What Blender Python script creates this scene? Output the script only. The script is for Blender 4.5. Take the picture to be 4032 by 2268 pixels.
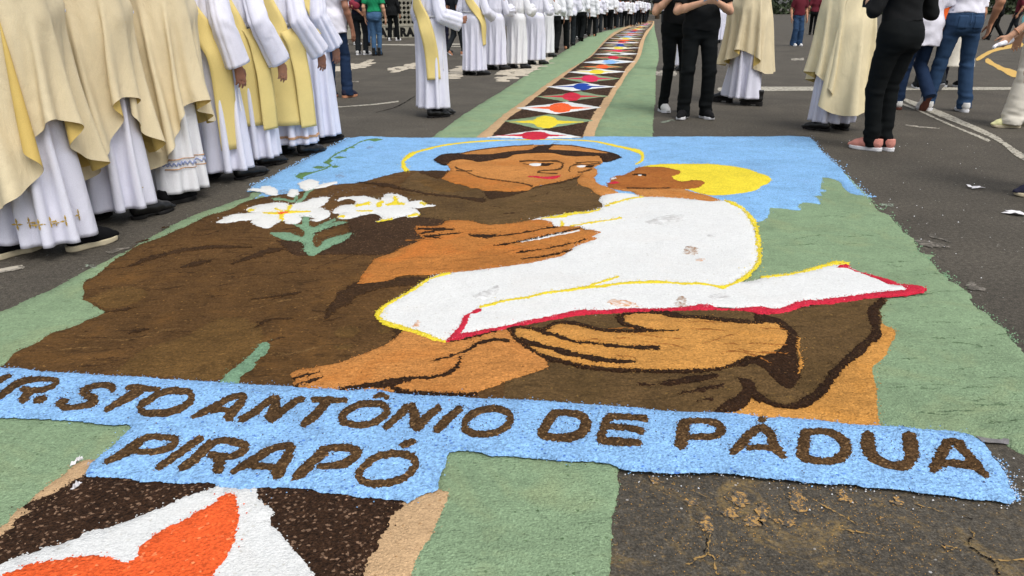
import bpy, bmesh, math, random
import numpy as np
from mathutils import Vector, Matrix, geometry as mgeo

for _o in list(bpy.data.objects): bpy.data.objects.remove(_o)
SC = bpy.context.scene
COL = SC.collection
R = math.radians

# ------------------------------------------------------------------ camera
H_CAM = 1.2
F_PX = 2912.0                       # focal length in source pixels (4032 wide)
CX, CY = 2016.0, 1134.0
HORIZON = 25.0
PITCH = math.atan((CY-HORIZON)/F_PX)
cam_d = bpy.data.cameras.new('camera'); cam = bpy.data.objects.new('camera', cam_d)
COL.objects.link(cam); SC.camera = cam
cam_d.sensor_width = 36.0; cam_d.lens = F_PX/4032*36.0
cam_d.clip_start = 0.05; cam_d.clip_end = 3000
cam.location = (0, 0, H_CAM); cam.rotation_euler = (R(90)-PITCH, 0, 0)

# ------------------------------------------------------------------ light (bright overcast)
W = bpy.data.worlds.new('World'); SC.world = W; W.use_nodes = True
wn = W.node_tree.nodes; wl = W.node_tree.links
bg = wn['Background']
sky = wn.new('ShaderNodeTexSky'); sky.sky_type = 'NISHITA'; sky.sun_disc = False
SUN_EL, SUN_AZ = R(58), R(150)
sky.sun_elevation = SUN_EL; sky.sun_rotation = SUN_AZ
sky.air_density = 1.0; sky.dust_density = 3.0; sky.ozone_density = 1.0
hs = wn.new('ShaderNodeHueSaturation'); hs.inputs['Saturation'].default_value = 0.32
wl.new(sky.outputs[0], hs.inputs['Color']); wl.new(hs.outputs[0], bg.inputs['Color'])
bg.inputs['Strength'].default_value = 0.14
sd = bpy.data.lights.new('sun', 'SUN'); sd.energy = 1.4; sd.angle = R(35); sd.color = (1, .97, .93)
so = bpy.data.objects.new('sun', sd); COL.objects.link(so)
_sv = Vector((math.sin(SUN_AZ)*math.cos(SUN_EL), math.cos(SUN_AZ)*math.cos(SUN_EL), math.sin(SUN_EL)))
so.rotation_euler = _sv.to_track_quat('Z', 'Y').to_euler(); so.location = (0, 0, 30)
SC.view_settings.view_transform = 'Standard'; SC.view_settings.look = 'None'
SC.view_settings.exposure = 0.38; SC.view_settings.gamma = 1.0
SC.view_settings.use_curve_mapping = False

# ------------------------------------------------------------------ pixel -> point
def ray(u, v):
    dx = (u-CX)/F_PX; dy = (CY-v)/F_PX
    c, s = math.cos(PITCH), math.sin(PITCH)
    return np.stack([np.asarray(dx)+0*np.asarray(dy), c+dy*s+0*dx, -s+dy*c+0*dx], -1)
def gnd(u, v, z=0.0):
    d = ray(np.asarray(u, float), np.asarray(v, float))
    t = (H_CAM-z)/np.maximum(-d[..., 2], 1e-4)
    return np.stack([d[..., 0]*t, d[..., 1]*t], -1)
def gV(u, v, z=0.0):                 # coordinates of the 2576-wide view
    p = gnd(u*1.5652174, v*1.5652174, z); return float(p[0]), float(p[1])
TILE = {'V': (0, 0, 1.5652174), 'F': (1600, 540, 1/2.576), 'L': (800, 640, 1/3.814),
        'W': (1240, 0, 1/6.44), 'A': (1740, 0, 1/5.152), 'Q': (3632, 200, 400/1811.)}
for _r, _y in enumerate((0, 540, 1100, 1660)):
    for _c, _x in enumerate((0, 1000, 2000, 3000)): TILE['%d%d' % (_r, _c)] = (_x, _y, 1/2.576)
def T(s):                            # "@12 100,200 300,400 @13 ..." -> source pixels
    out = []; k = None
    for tok in s.split():
        if tok[0] == '@': k = TILE[tok[1:]]
        else:
            x, y = tok.split(','); out.append((k[0]+float(x)*k[2], k[1]+float(y)*k[2]))
    return np.array(out)
def TG(s, z=0.0):
    p = T(s); return gnd(p[:, 0], p[:, 1], z)

# ------------------------------------------------------------------ bookkeeping
def link(o, parent=None):
    COL.objects.link(o)
    if parent is not None: o.parent = parent
    return o
def tag(o, label=None, cat=None, group=None, kind=None):
    if label: o['label'] = label
    if cat: o['category'] = cat
    if group: o['group'] = group
    if kind: o['kind'] = kind
    return o
def empty(name, loc=(0, 0, 0), rz=0.0, parent=None):
    o = bpy.data.objects.new(name, None); o.location = loc; o.rotation_euler = (0, 0, rz)
    o.empty_display_size = .1
    return link(o, parent)
def mesh_np(name, V, F, smooth=True):
    """V (n,3), F list/array of tri or quad index rows (array) or list of arrays"""
    me = bpy.data.meshes.new(name)
    Fs = F if isinstance(F, list) else [F]
    Fs = [np.asarray(f, np.int32) for f in Fs if len(f)]
    me.vertices.add(len(V)); me.vertices.foreach_set('co', np.asarray(V, np.float32).ravel())
    tot = np.concatenate([np.full(len(f), f.shape[1], np.int32) for f in Fs])
    idx = np.concatenate([f.ravel() for f in Fs])
    me.loops.add(len(idx)); me.loops.foreach_set('vertex_index', idx)
    me.polygons.add(len(tot))
    st = np.zeros(len(tot), np.int32); st[1:] = np.cumsum(tot)[:-1]
    me.polygons.foreach_set('loop_start', st); me.polygons.foreach_set('loop_total', tot)
    me.polygons.foreach_set('use_smooth', np.full(len(tot), smooth, bool))
    me.update(calc_edges=True); me.validate()
    return me
def obj(name, me, mat=None, parent=None):
    o = bpy.data.objects.new(name, me)
    if mat is not None:
        if not me.materials: me.materials.append(mat)
        elif me.materials[0] is not mat:
            o.material_slots[0].link = 'OBJECT'; o.material_slots[0].material = mat
    return link(o, parent)

# ------------------------------------------------------------------ materials
def lin(c):
    def f(x):
        x /= 255.; return x/12.92 if x <= .04045 else ((x+.055)/1.055)**2.4
    return tuple(f(x) for x in c)
def _mat(name):
    m = bpy.data.materials.new(name); m.use_nodes = True
    nt = m.node_tree; b = nt.nodes['Principled BSDF']
    return m, nt, nt.nodes, nt.links, b
def N(nt, typ, **kw):
    n = nt.nodes.new(typ)
    for k, v in kw.items():
        if k in n.inputs.keys() if hasattr(n.inputs, 'keys') else False: n.inputs[k].default_value = v
        else: setattr(n, k, v)
    return n
def ramp(nt, src, stops):
    r = nt.nodes.new('ShaderNodeValToRGB'); nt.links.new(src, r.inputs[0])
    e = r.color_ramp.elements
    while len(e) > 1: e.remove(e[-1])
    e[0].position, e[0].color = stops[0][0], stops[0][1]
    for p, c in stops[1:]:
        x = e.new(p); x.color = c
    return r.outputs[0]
def g3(v): return (v, v, v, 1)
def mixc(nt, fac, a, b, mode='MIX'):
    m = nt.nodes.new('ShaderNodeMix'); m.data_type = 'RGBA'; m.blend_type = mode
    for inp, val in ((m.inputs[0], fac), (m.inputs[6], a), (m.inputs[7], b)):
        if hasattr(val, 'is_output'): nt.links.new(val, inp)
        elif isinstance(val, (int, float)): inp.default_value = val
        else: inp.default_value = tuple(val)[:3]+(1,)
    return m.outputs[2]
def noise(nt, co, scale, detail=4, rough=.6, dist=0.0):
    n = nt.nodes.new('ShaderNodeTexNoise'); n.inputs['Scale'].default_value = scale
    n.inputs['Detail'].default_value = detail; n.inputs['Roughness'].default_value = rough
    n.inputs['Distortion'].default_value = dist
    nt.links.new(co, n.inputs['Vector']); return n.outputs[0]
def voro(nt, co, scale, feat='F1'):
    n = nt.nodes.new('ShaderNodeTexVoronoi'); n.feature = feat; n.inputs['Scale'].default_value = scale
    nt.links.new(co, n.inputs['Vector']); return n
def mapping(nt, co, scale=(1, 1, 1), rot=(0, 0, 0)):
    m = nt.nodes.new('ShaderNodeMapping'); m.inputs['Scale'].default_value = scale
    m.inputs['Rotation'].default_value = rot
    nt.links.new(co, m.inputs['Vector']); return m.outputs[0]
def bump(nt, h, dist, strength=1.0, nrm=None):
    b = nt.nodes.new('ShaderNodeBump'); b.inputs['Distance'].default_value = dist
    b.inputs['Strength'].default_value = strength
    nt.links.new(h, b.inputs['Height'])
    if nrm is not None: nt.links.new(nrm, b.inputs['Normal'])
    return b.outputs[0]
def math_(nt, op, a, b=None):
    m = nt.nodes.new('ShaderNodeMath'); m.operation = op
    for i, v in ((0, a), (1, b)):
        if v is None: continue
        if hasattr(v, 'is_output'): nt.links.new(v, m.inputs[i])
        else: m.inputs[i].default_value = v
    return m.outputs[0]

def sawdust(name, rgb, grain=1.0, spec=None, spec_amt=0.0, patch=None, patch_amt=0.0, fine=False, var=1.0, smear=0.0, gr=.5, rel=1.0):
    """loose coloured sawdust: grain, clumps, specks, hand-smoothed ridges.  rgb = sRGB as seen lit."""
    m, nt, nd, ln, b = _mat(name)
    co = nd.new('ShaderNodeTexCoord').outputs['Object']
    base = tuple(c/1.14 for c in lin(rgb))
    lo = tuple(c*(1-.34*var) for c in base); hi = tuple(min(1, c*(1+.26*var)+.006*var) for c in base)
    sc = 130 if fine else 95
    g1 = noise(nt, co, sc, 3, .7)
    col = ramp(nt, g1, [(.33, lo+(1,)), (.5, base+(1,)), (.68, hi+(1,))])
    n2 = noise(nt, co, 7, 5, .65, .6)
    col = mixc(nt, 1.0, col, ramp(nt, n2, [(.3, g3(1-.22*var)), (.52, g3(1)), (.72, g3(1+.08*var))]), 'MULTIPLY')
    n0 = noise(nt, co, 1.7, 4, .6, 1.0)
    col = mixc(nt, 1.0, col, ramp(nt, n0, [(.34, g3(1-.24*var*min(1, rel+.2))), (.5, g3(1)), (.66, g3(1+.13*var*min(1, rel+.2)))]), 'MULTIPLY')
    if patch:
        n4 = noise(nt, co, 2.6, 5, .6, 1.2)
        f = ramp(nt, n4, [(.5, g3(0)), (.68, g3(patch_amt))])
        col = mixc(nt, f, col, lin(patch))
    sm = noise(nt, mapping(nt, co, (3.0, 9, 1), (0, 0, R(-14))), 2.2, 6, .62, 1.6)
    if smear:
        f = ramp(nt, sm, [(.33, g3(smear)), (.46, g3(0))])
        col = mixc(nt, f, col, tuple(c*.38 for c in base))
    if spec:
        v = voro(nt, co, 150)
        cr = nd.new('ShaderNodeSeparateColor'); ln.new(v.outputs['Color'], cr.inputs[0])
        f = ramp(nt, cr.outputs[0], [(1-spec_amt, g3(0)), (1-spec_amt+.02, g3(.85))])
        col = mixc(nt, f, col, lin(spec))
    ln.new(col, b.inputs['Base Color'])
    b.inputs['Roughness'].default_value = .95; b.inputs['Specular IOR Level'].default_value = .12
    vb = voro(nt, co, 170 if fine else 130)
    h = math_(nt, 'ADD', math_(nt, 'MULTIPLY', g1, .7), math_(nt, 'MULTIPLY', vb.outputs['Distance'], -.55))
    st = noise(nt, mapping(nt, co, (1, 2.0, 1), (0, 0, R(12))), 9, 6, .72, 1.4)
    col = mixc(nt, 1.0, col, ramp(nt, st, [(.26, g3(1-.42*var*rel)), (.40, g3(1-.05*var*rel)), (.62, g3(1)), (.78, g3(1+.10*var*rel))]), 'MULTIPLY')
    md = noise(nt, mapping(nt, co, (1, 1.5, 1), (0, 0, .3)), 34, 5, .7, .7)
    col = mixc(nt, 1.0, col, ramp(nt, md, [(.30, g3(1-.34*var)), (.46, g3(1-.04*var)), (.56, g3(1)), (.74, g3(1+.20*var))]), 'MULTIPLY')
    gc = nd.new('ShaderNodeSeparateColor'); ln.new(voro(nt, mapping(nt, co, (1, 1, .6), (0, 0, .5)), 175).outputs['Color'], gc.inputs[0])
    col = mixc(nt, 1.0, col, ramp(nt, gc.outputs[1], [(0, g3(1-.42*gr)), (.25, g3(1-.10*gr)), (.75, g3(1+.08*gr)), (1, g3(1+.45*gr))]), 'MULTIPLY')
    ln.new(col, b.inputs['Base Color'])
    n1 = bump(nt, sm, .016 if not fine else .020, .7*rel)
    n1b = bump(nt, math_(nt, 'ADD', st, noise(nt, co, 28, 4, .6, .4)), .010, .75*(.25+.75*rel), n1)
    ln.new(bump(nt, h, .007*grain, 1.0, n1b), b.inputs['Normal'])
    return m

def cloth(name, rgb, rough=.85, weave=900, sheen=.0, var=.06, wrinkle=0.0, spec=.25):
    m, nt, nd, ln, b = _mat(name)
    co = nd.new('ShaderNodeTexCoord').outputs['Object']
    base = lin(rgb)
    n = noise(nt, co, 5, 5, .6)
    col = ramp(nt, n, [(.3, tuple(c*(1-var) for c in base)+(1,)), (.7, tuple(min(1, c*(1+var)) for c in base)+(1,))])
    n2 = noise(nt, co, 260, 2, .6)
    col = mixc(nt, 1.0, col, ramp(nt, n2, [(.3, g3(.93)), (.7, g3(1.05))]), 'MULTIPLY')
    ln.new(col, b.inputs['Base Color'])
    b.inputs['Roughness'].default_value = rough; b.inputs['Specular IOR Level'].default_value = spec
    b.inputs['Sheen Weight'].default_value = sheen
    w = noise(nt, mapping(nt, co, (1, 1, .45)), 9, 4, .55, .8)
    nr = bump(nt, w, .02, .25+wrinkle)
    ln.new(bump(nt, noise(nt, co, weave*.35, 2, .5), .0012, .5, nr), b.inputs['Normal'])
    return m

def plain(name, rgb, rough=.6, spec=.4, var=.08, scale=20, bmp=.0, metal=0):
    m, nt, nd, ln, b = _mat(name)
    co = nd.new('ShaderNodeTexCoord').outputs['Object']; base = lin(rgb)
    n = noise(nt, co, scale, 4, .6)
    ln.new(ramp(nt, n, [(.3, tuple(c*(1-var) for c in base)+(1,)), (.7, tuple(min(1, c*(1+var)) for c in base)+(1,))]), b.inputs['Base Color'])
    b.inputs['Roughness'].default_value = rough; b.inputs['Specular IOR Level'].default_value = spec
    b.inputs['Metallic'].default_value = metal
    if bmp: ln.new(bump(nt, noise(nt, co, scale*4, 4, .6), bmp, .6), b.inputs['Normal'])
    return m
# ------------------------------------------------------------------ sawdust regions
RNG = np.random.default_rng(7)
_hk = RNG.normal(size=(14, 2)); _hk /= np.linalg.norm(_hk, axis=1)[:, None]
_hw = np.geomspace(4, 22, 14); _hp = RNG.uniform(0, 6.28, 14)
def lump(p):
    s = np.zeros(len(p))
    for k, w, ph in zip(_hk, _hw, _hp): s += np.sin((p@k)*w+ph)*(4/w)**.7
    return s*0.0013
BASE_Z, STEP = 0.008, 0.0026
def curve(P, closed=True, corner=58):
    """smooth a traced outline, keeping corners"""
    P = np.asarray(P, float); n = len(P); out = []
    rng = range(n if closed else n-1)
    def tang(i):
        if not closed and (i == 0 or i == n-1): return None
        a, b, c = P[(i-1) % n], P[i % n], P[(i+1) % n]
        u, v = b-a, c-b; lu, lv = np.hypot(*u)+1e-9, np.hypot(*v)+1e-9
        if np.dot(u, v)/(lu*lv) < math.cos(R(corner)): return None
        t = u/lu+v/lv; return t/(np.hypot(*t)+1e-9)
    for i in rng:
        a, b = P[i], P[(i+1) % n]; L = np.hypot(*(b-a))
        d = (b-a)/(L+1e-9)
        t0 = tang(i); t1 = tang((i+1) % n)
        t0 = d if t0 is None else t0; t1 = d if t1 is None else t1
        k = 5
        for j in range(k):
            s = j/k; s2, s3 = s*s, s**3
            out.append((2*s3-3*s2+1)*a+(s3-2*s2+s)*L*t0+(-2*s3+3*s2)*b+(s3-s2)*L*t1)
    if not closed: out.append(P[-1])
    return np.array(out)
def stroke(P, w, closed=False, mod=.20):
    """outline(s) of a brushed line in source pixels; w = full width (scalar or per traced point)"""
    P = np.asarray(P, float); n0 = len(P)
    w = np.full(n0, float(w)) if np.isscalar(w) else np.asarray(w, float)
    C = curve(P, closed, 75); n = len(C)
    wi = np.interp(np.linspace(0, n0 if closed else n0-1, n), np.arange(n0+1 if closed else n0), np.append(w, w[0]) if closed else w)
    rn = RNG.normal(size=n+8); wi = wi*(1+mod*np.convolve(rn, np.ones(4)/2, 'same')[4:n+4]).clip(.45, 1.6)
    if closed: t = np.roll(C, -1, 0)-np.roll(C, 1, 0)
    else: t = np.gradient(C, axis=0)
    t /= np.linalg.norm(t, axis=1)[:, None]+1e-9
    nn = np.stack([-t[:, 1], t[:, 0]], 1)*wi[:, None]*.5
    if closed:
        a, b = C+nn, C-nn
        A = lambda q: abs(np.sum(q[:, 0]*np.roll(q[:, 1], -1)-q[:, 1]*np.roll(q[:, 0], -1)))
        return [a, b] if A(a) > A(b) else [b, a]
    cap0 = C[0]-t[0]*wi[0]*.32; cap1 = C[-1]+t[-1]*wi[-1]*.32
    return [np.vstack([C+nn, cap1[None], (C-nn)[::-1], cap0[None]])]
def resample(P, close=True):
    """ground outline -> dense ragged outline"""
    out = []; n = len(P)
    for i in range(n):
        a, b = P[i], P[(i+1) % n]; L = np.hypot(*(b-a))
        dist = np.hypot(*(a+b))*.5
        s = np.clip(.0021*dist, .0045, .12)
        k = max(1, int(L/s))
        f = np.arange(k)[:, None]/k
        out.append(a+(b-a)*f)
    Q = np.vstack(out)
    d = np.hypot(Q[:, 0], Q[:, 1])
    keep = np.ones(len(Q), bool); last = Q[0]
    for i in range(1, len(Q)):
        if np.hypot(*(Q[i]-last)) < np.clip(.0021*d[i], .0045, .12)*.55: keep[i] = False
        else: last = Q[i]
    return Q[keep]
def ragged(Q, amp=1.0):
    d = np.hypot(Q[:, 0], Q[:, 1]); a = np.clip(.00068*d, .0017, .006)*amp
    lo = np.stack([np.sin(Q@np.array([31., 17.])+1)+np.sin(Q@np.array([-47., 39.])), np.sin(Q@np.array([23., -41.])+2)+np.sin(Q@np.array([61., 29.]))], 1)
    return Q+RNG.normal(size=Q.shape)*a[:, None]+lo*a[:, None]*.16
def inside(P, poly, nz=True):
    res = np.zeros(len(P), np.int32)
    a = poly; b = np.roll(poly, -1, 0)
    mn, mx = poly.min(0), poly.max(0)
    idx = np.where((P >= mn).all(1) & (P <= mx).all(1))[0]
    for c0 in range(0, len(idx), 4000):
        ii = idx[c0:c0+4000]; x = P[ii, 0][:, None]; y = P[ii, 1][:, None]
        up = (a[:, 1] <= y) & (b[:, 1] > y); dn = (a[:, 1] > y) & (b[:, 1] <= y)
        cr = (b[:, 0]-a[:, 0])*(y-a[:, 1])-(x-a[:, 0])*(b[:, 1]-a[:, 1])
        res[ii] = (up & (cr > 0)).sum(1)-(dn & (cr < 0)).sum(1)
    return res != 0
GRAINS = {}; CUR = ['']
def region(name, loops, level, mat, parent, holes=(), rag=1.0, ground=False, skirt=None, grid=.055):
    """one patch of sawdust. loops/holes: lists of outlines in source pixels (or ground metres)"""
    z = BASE_Z+level*STEP
    def prep(P):
        P = np.asarray(P, float)
        if not ground:
            P = np.stack([P[:, 0], np.maximum(P[:, 1], HORIZON+6)], 1); P = gnd(P[:, 0], P[:, 1], z)
        return ragged(resample(P), rag)
    lo = [prep(P) for P in loops]; ho = [prep(P) for P in holes]
    if name not in ('crease', 'smudge', 'footprint', 'face_line', 'eye', 'pupil'):
        for P in lo+ho: GRAINS.setdefault((CUR[0], mat.name), []).append((P, z if level > .6 else .004))
    allp = lo+ho
    V2 = []; E = []
    for P in allp:
        n0 = len(V2); V2 += [Vector(p) for p in P]; m = len(P)
        E += [(n0+i, n0+(i+1) % m) for i in range(m)]
    A = np.vstack(allp); mn, mx = A.min(0), A.max(0)
    # interior points, coarser with distance
    pts = []; y = mn[1]
    while y < mx[1]:
        st = grid*max(1, y/3.5)
        xs = np.arange(mn[0], mx[0], st); pts.append(np.stack([xs+RNG.uniform(-.2, .2, len(xs))*st, np.full(len(xs), y)+RNG.uniform(-.2, .2, len(xs))*st], 1)); y += st
    if pts:
        G = np.vstack(pts); k = np.zeros(len(G), bool)
        for P in lo: k |= inside(G, P)
        for P in ho: k &= ~inside(G, P)
        V2 += [Vector(p) for p in G[k]]
    r = mgeo.delaunay_2d_cdt(V2, E, [], 0, 1e-6)
    X = np.array([tuple(v) for v in r[0]]); F = np.array([f for f in r[2] if len(f) == 3])
    C = X[F].mean(1); k = np.zeros(len(C), bool)
    for P in lo: k |= inside(C, P)
    for P in ho: k &= ~inside(C, P)
    F = F[k]
    a = X[F]; ar = (a[:, 1, 0]-a[:, 0, 0])*(a[:, 2, 1]-a[:, 0, 1])-(a[:, 2, 0]-a[:, 0, 0])*(a[:, 1, 1]-a[:, 0, 1])
    F[ar < 0] = F[ar < 0][:, ::-1]
    used = np.unique(F); mp = -np.ones(len(X), int); mp[used] = np.arange(len(used)); X = X[used]; F = mp[F]
    # boundary skirt
    ed = np.vstack([F[:, [0, 1]], F[:, [1, 2]], F[:, [2, 0]]])
    key = ed.min(1)*len(X)+ed.max(1); _, inv, cnt = np.unique(key, return_inverse=True, return_counts=True)
    be = ed[cnt[inv] == 1]
    n = len(X); drop = skirt if skirt is not None else (BASE_Z+.004+level*STEP if level < .6 else .0055)
    Z = z+lump(X)
    bn = np.zeros((n, 2))
    for i, j in ((0, 1), (1, 0)):
        dv = X[be[:, 1]]-X[be[:, 0]]; nv = np.stack([dv[:, 1], -dv[:, 0]], 1); nv /= np.linalg.norm(nv, axis=1)[:, None]+1e-9
        np.add.at(bn, be[:, i], nv)
    isb = np.zeros(n, bool); isb[be.ravel()] = True
    bn /= np.linalg.norm(bn, axis=1)[:, None]+1e-9
    Vt = np.column_stack([X, Z]); Vt[isb, 2] -= .0012
    bi = np.where(isb)[0]; bm = -np.ones(n, int); bm[bi] = n+np.arange(len(bi))
    low = np.column_stack([X[bi]+bn[bi]*min(.005, drop*.6), Z[bi]-drop])
    Q = np.stack([be[:, 1], be[:, 0], bm[be[:, 0]], bm[be[:, 1]]], 1)
    me = mesh_np(name, np.vstack([Vt, low]), [F, Q])
    return obj(name, me, mat, parent)
def poly(s): return [curve(T(s))]
def sk(s, w, mod=.20):                # stroke in tile units
    k = TILE[s.split()[0][1:]][2]
    return stroke(T(s), np.asarray(w, float)*k if not np.isscalar(w) else w*k, mod=mod)
def lp(s, w):
    k = TILE[s.split()[0][1:]][2]; return stroke(T(s), w*k, True, .03)

M = {}
def paintmix(name, a_, b_, cut, sc):
    m, nt, nd, ln, b = _mat(name); co = nd.new('ShaderNodeTexCoord').outputs['Object']
    f = ramp(nt, noise(nt, co, sc, 5, .7, .8), [(cut-.12, g3(0)), (cut+.12, g3(1))])
    ln.new(mixc(nt, f, tuple(c/1.14 for c in lin(a_)), tuple(c/1.14 for c in lin(b_))), b.inputs['Base Color']); b.inputs['Roughness'].default_value = .95; b.inputs['Specular IOR Level'].default_value = .1
    ln.new(bump(nt, noise(nt, co, 120, 3, .6), .005, .8), b.inputs['Normal']); return m
M['blue'] = sawdust('blue_sawdust', (146, 193, 241), 1.0, (70, 115, 196), .032, var=.75, gr=.62, rel=.25)
M['skyblue'] = sawdust('sky_blue_sawdust', (140, 190, 236), .8, (70, 105, 165), .03, var=.6, smear=.18, patch=(128, 164, 206), patch_amt=.3, gr=.5, rel=.5)
M['green'] = sawdust('green_sawdust', (142, 166, 130), .8, (70, 95, 60), .012, (146, 158, 118), .55, fine=True, var=.55, smear=.16, gr=.36, rel=.55)
M['robe'] = sawdust('brown_sawdust', (100, 72, 40), .9, (150, 112, 62), .015, (116, 82, 42), .7, var=.9, smear=.7)
M['robe2'] = sawdust('olive_brown_sawdust', (106, 82, 50), .9, (140, 110, 60), .02, (90, 70, 40), .7, var=.9, smear=.55)
M['dark'] = sawdust('dark_brown_shavings', (56, 36, 22), 1.5, (120, 92, 66), .06, var=1.0, gr=1.2, rel=.3)
M['line'] = sawdust('dark_line_sawdust', (54, 34, 18), 1.2, (95, 70, 42), .03, var=1.0, gr=1.0, rel=.3)
M['dark2'] = sawdust('umber_shavings', (74, 53, 35), 1.4, (110, 84, 60), .05, var=1.0, gr=.9, rel=.5)
M['foldl'] = sawdust('fold_line_sawdust', (68, 47, 27), 1.2, (95, 70, 42), .03, var=1.0, gr=.8, rel=.5)
M['fline'] = sawdust('face_line_sawdust', (92, 60, 30), 1.0, var=.8)
M['soil'] = sawdust('coffee_brown_shavings', (62, 42, 28), 1.8, (138, 110, 88), .10, var=1.1, gr=1.25, rel=.2)
M['letter'] = sawdust('brown_letter_shavings', (92, 68, 42), 1.7, (138, 108, 72), .10, var=1.15, gr=1.1, rel=.2)
M['skin'] = sawdust('tan_orange_sawdust', (206, 140, 75), .8, (110, 66, 24), .02, (184, 114, 52), .65, var=.6, smear=.28)
M['skin2'] = sawdust('russet_sawdust', (194, 126, 62), .8, (100, 58, 20), .02, (200, 116, 50), .6, var=.6, smear=.35)
M['skin3'] = sawdust('ochre_sawdust', (212, 152, 78), .8, (150, 100, 45), .02, (200, 138, 62), .7, var=.55, smear=.25)
M['child'] = sawdust('chestnut_sawdust', (172, 104, 48), .8, (110, 60, 20), .02, (186, 118, 56), .4, var=.6, smear=.25)
M['white'] = sawdust('white_salt', (230, 231, 229), .6, (190, 188, 180), .02, (214, 212, 208), .5, fine=True, var=.20, smear=.05, gr=.16, rel=.08)
M['yellow'] = sawdust('yellow_sawdust', (240, 218, 62), .8, (200, 165, 30), .03, var=.45, gr=.4, rel=.3)
M['red'] = sawdust('red_sawdust', (206, 44, 66), .8, (150, 25, 40), .04, (218, 60, 84), .5, var=.5, gr=.5, rel=.3)
M['pink'] = sawdust('pink_sawdust', (226, 52, 92), .8, var=.5)
M['orange'] = sawdust('orange_sawdust', (246, 102, 50), 1.0, (255, 140, 90), .04, var=.5, gr=.5, rel=.12)
M['navy'] = sawdust('deep_blue_sawdust', (34, 74, 168), .8, var=.5)
M['tan'] = sawdust('tan_sand', (204, 170, 130), .7, (150, 115, 75), .02, fine=True, var=.45, gr=.3, rel=.3)
M['stem'] = sawdust('sage_green_sawdust', (130, 166, 134), .9, (80, 100, 70), .02, var=.5)
M['leafg'] = sawdust('leaf_green_sawdust', (104, 142, 88), .9, (80, 100, 70), .02, var=.5)
M['dgreen'] = sawdust('dark_green_sawdust', (78, 112, 52), .9, var=.5)
M['ltan'] = sawdust('olive_sand', (160, 160, 112), .8, var=.5)

# ================================================================== big picture
PA = empty('sawdust_painting', (gV(1290, 640)[0], gV(1290, 640)[1], 0))
tag(PA, 'large sawdust picture of a haloed friar holding a child in white, laid on the road', 'carpet')
def reg(name, loops, lvl, mat, par=None, **k):
    CUR[0] = 'PA'
    o = region(name, loops, lvl, M[mat], None, **k); p = par or PA
    o.parent = p
    o.matrix_parent_inverse = Matrix.Translation(-PA.location) if p is PA else Matrix.Identity(4)
    return o
reg('green_field', poly('@11 -20,560 @10 2540,590 2400,630 2200,700 1980,790 1850,850 1700,920 1560,1000 1420,1080 1300,1150 1190,1195 1100,1240 1020,1275 940,1310 850,1350 780,1390 690,1443 @20 610,45 520,95 400,150 250,220 150,275 0,335 @V -110,850 -330,1000 300,1010 1300,1080 2300,1150 @33 2140,130 2200,155 2490,175 2500,215 2576,270 2760,350 @V 2700,1060 2640,970 @23 2576,650 2500,580 2450,500 2340,420 2290,360 2170,290 2090,200 2130,160 2000,60 1880,0 @13 1900,1443 1850,1390 1790,1360 1760,1300 1690,1225 1750,1190 1590,1150 1560,1090 1530,1030 1440,975 1400,920 1340,860 1290,790 1180,740 1110,640 1050,575 700,300 0,500 @11 1000,560'), 0, 'green')
SKY = reg('blue_sky', poly('@11 960,10 1500,3 2300,5 @12 300,-6 1500,-6 2576,-6 @13 400,-8 480,4 560,85 640,170 700,235 780,300 840,370 900,440 950,500 1040,585 920,570 860,540 790,450 680,410 610,405 600,480 590,520 660,545 580,547 620,585 510,585 560,610 590,675 440,655 370,670 360,690 390,735 340,740 240,720 80,710 60,800 0,845 @12 2500,860 2000,760 1000,660 @11 2300,560 1500,480 900,560 500,640 200,660 @L 890,490 770,545 880,465 850,445 665,425 @11 0,490 130,440 280,345 430,275 660,155 715,125 870,55'), 1, 'skyblue')
reg('orange_ground', poly('@23 1150,350 1250,460 1340,510 1345,590 1300,650 1260,760 1190,830 1110,890 1130,1000 1155,1100 1165,1290 1190,1443 1220,1530 @22 2000,1460 1900,1300 2400,900 @23 600,600'), 1, 'skin3')
ROBE = reg('robe', poly('@11 1570,338 1250,412 1060,462 870,478 640,520 400,560 0,625 @10 2440,665 2350,720 2100,800 2000,850 1880,910 1780,950 1700,990 1600,1030 1430,1090 1380,1110 1290,1170 1190,1225 1100,1290 1050,1330 960,1400 870,1443 @20 845,30 855,90 850,190 930,225 1000,270 1085,310 1000,360 870,410 780,460 640,510 530,545 470,580 400,640 300,690 190,740 110,800 90,840 40,890 -20,915 @V -60,990 600,1000 @21 0,1110 1000,1190 @22 0,1300 800,1380 @22 1700,1370 2090,1360 2120,1330 2300,1200 2300,700 2000,300 1500,200 @12 1500,1300 1200,800 955,705 930,640 945,590 720,480 700,440 750,400 735,370 600,440 0,500 @11 2300,480 1910,410 1980,345 1700,338'), 2, 'robe')
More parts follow.
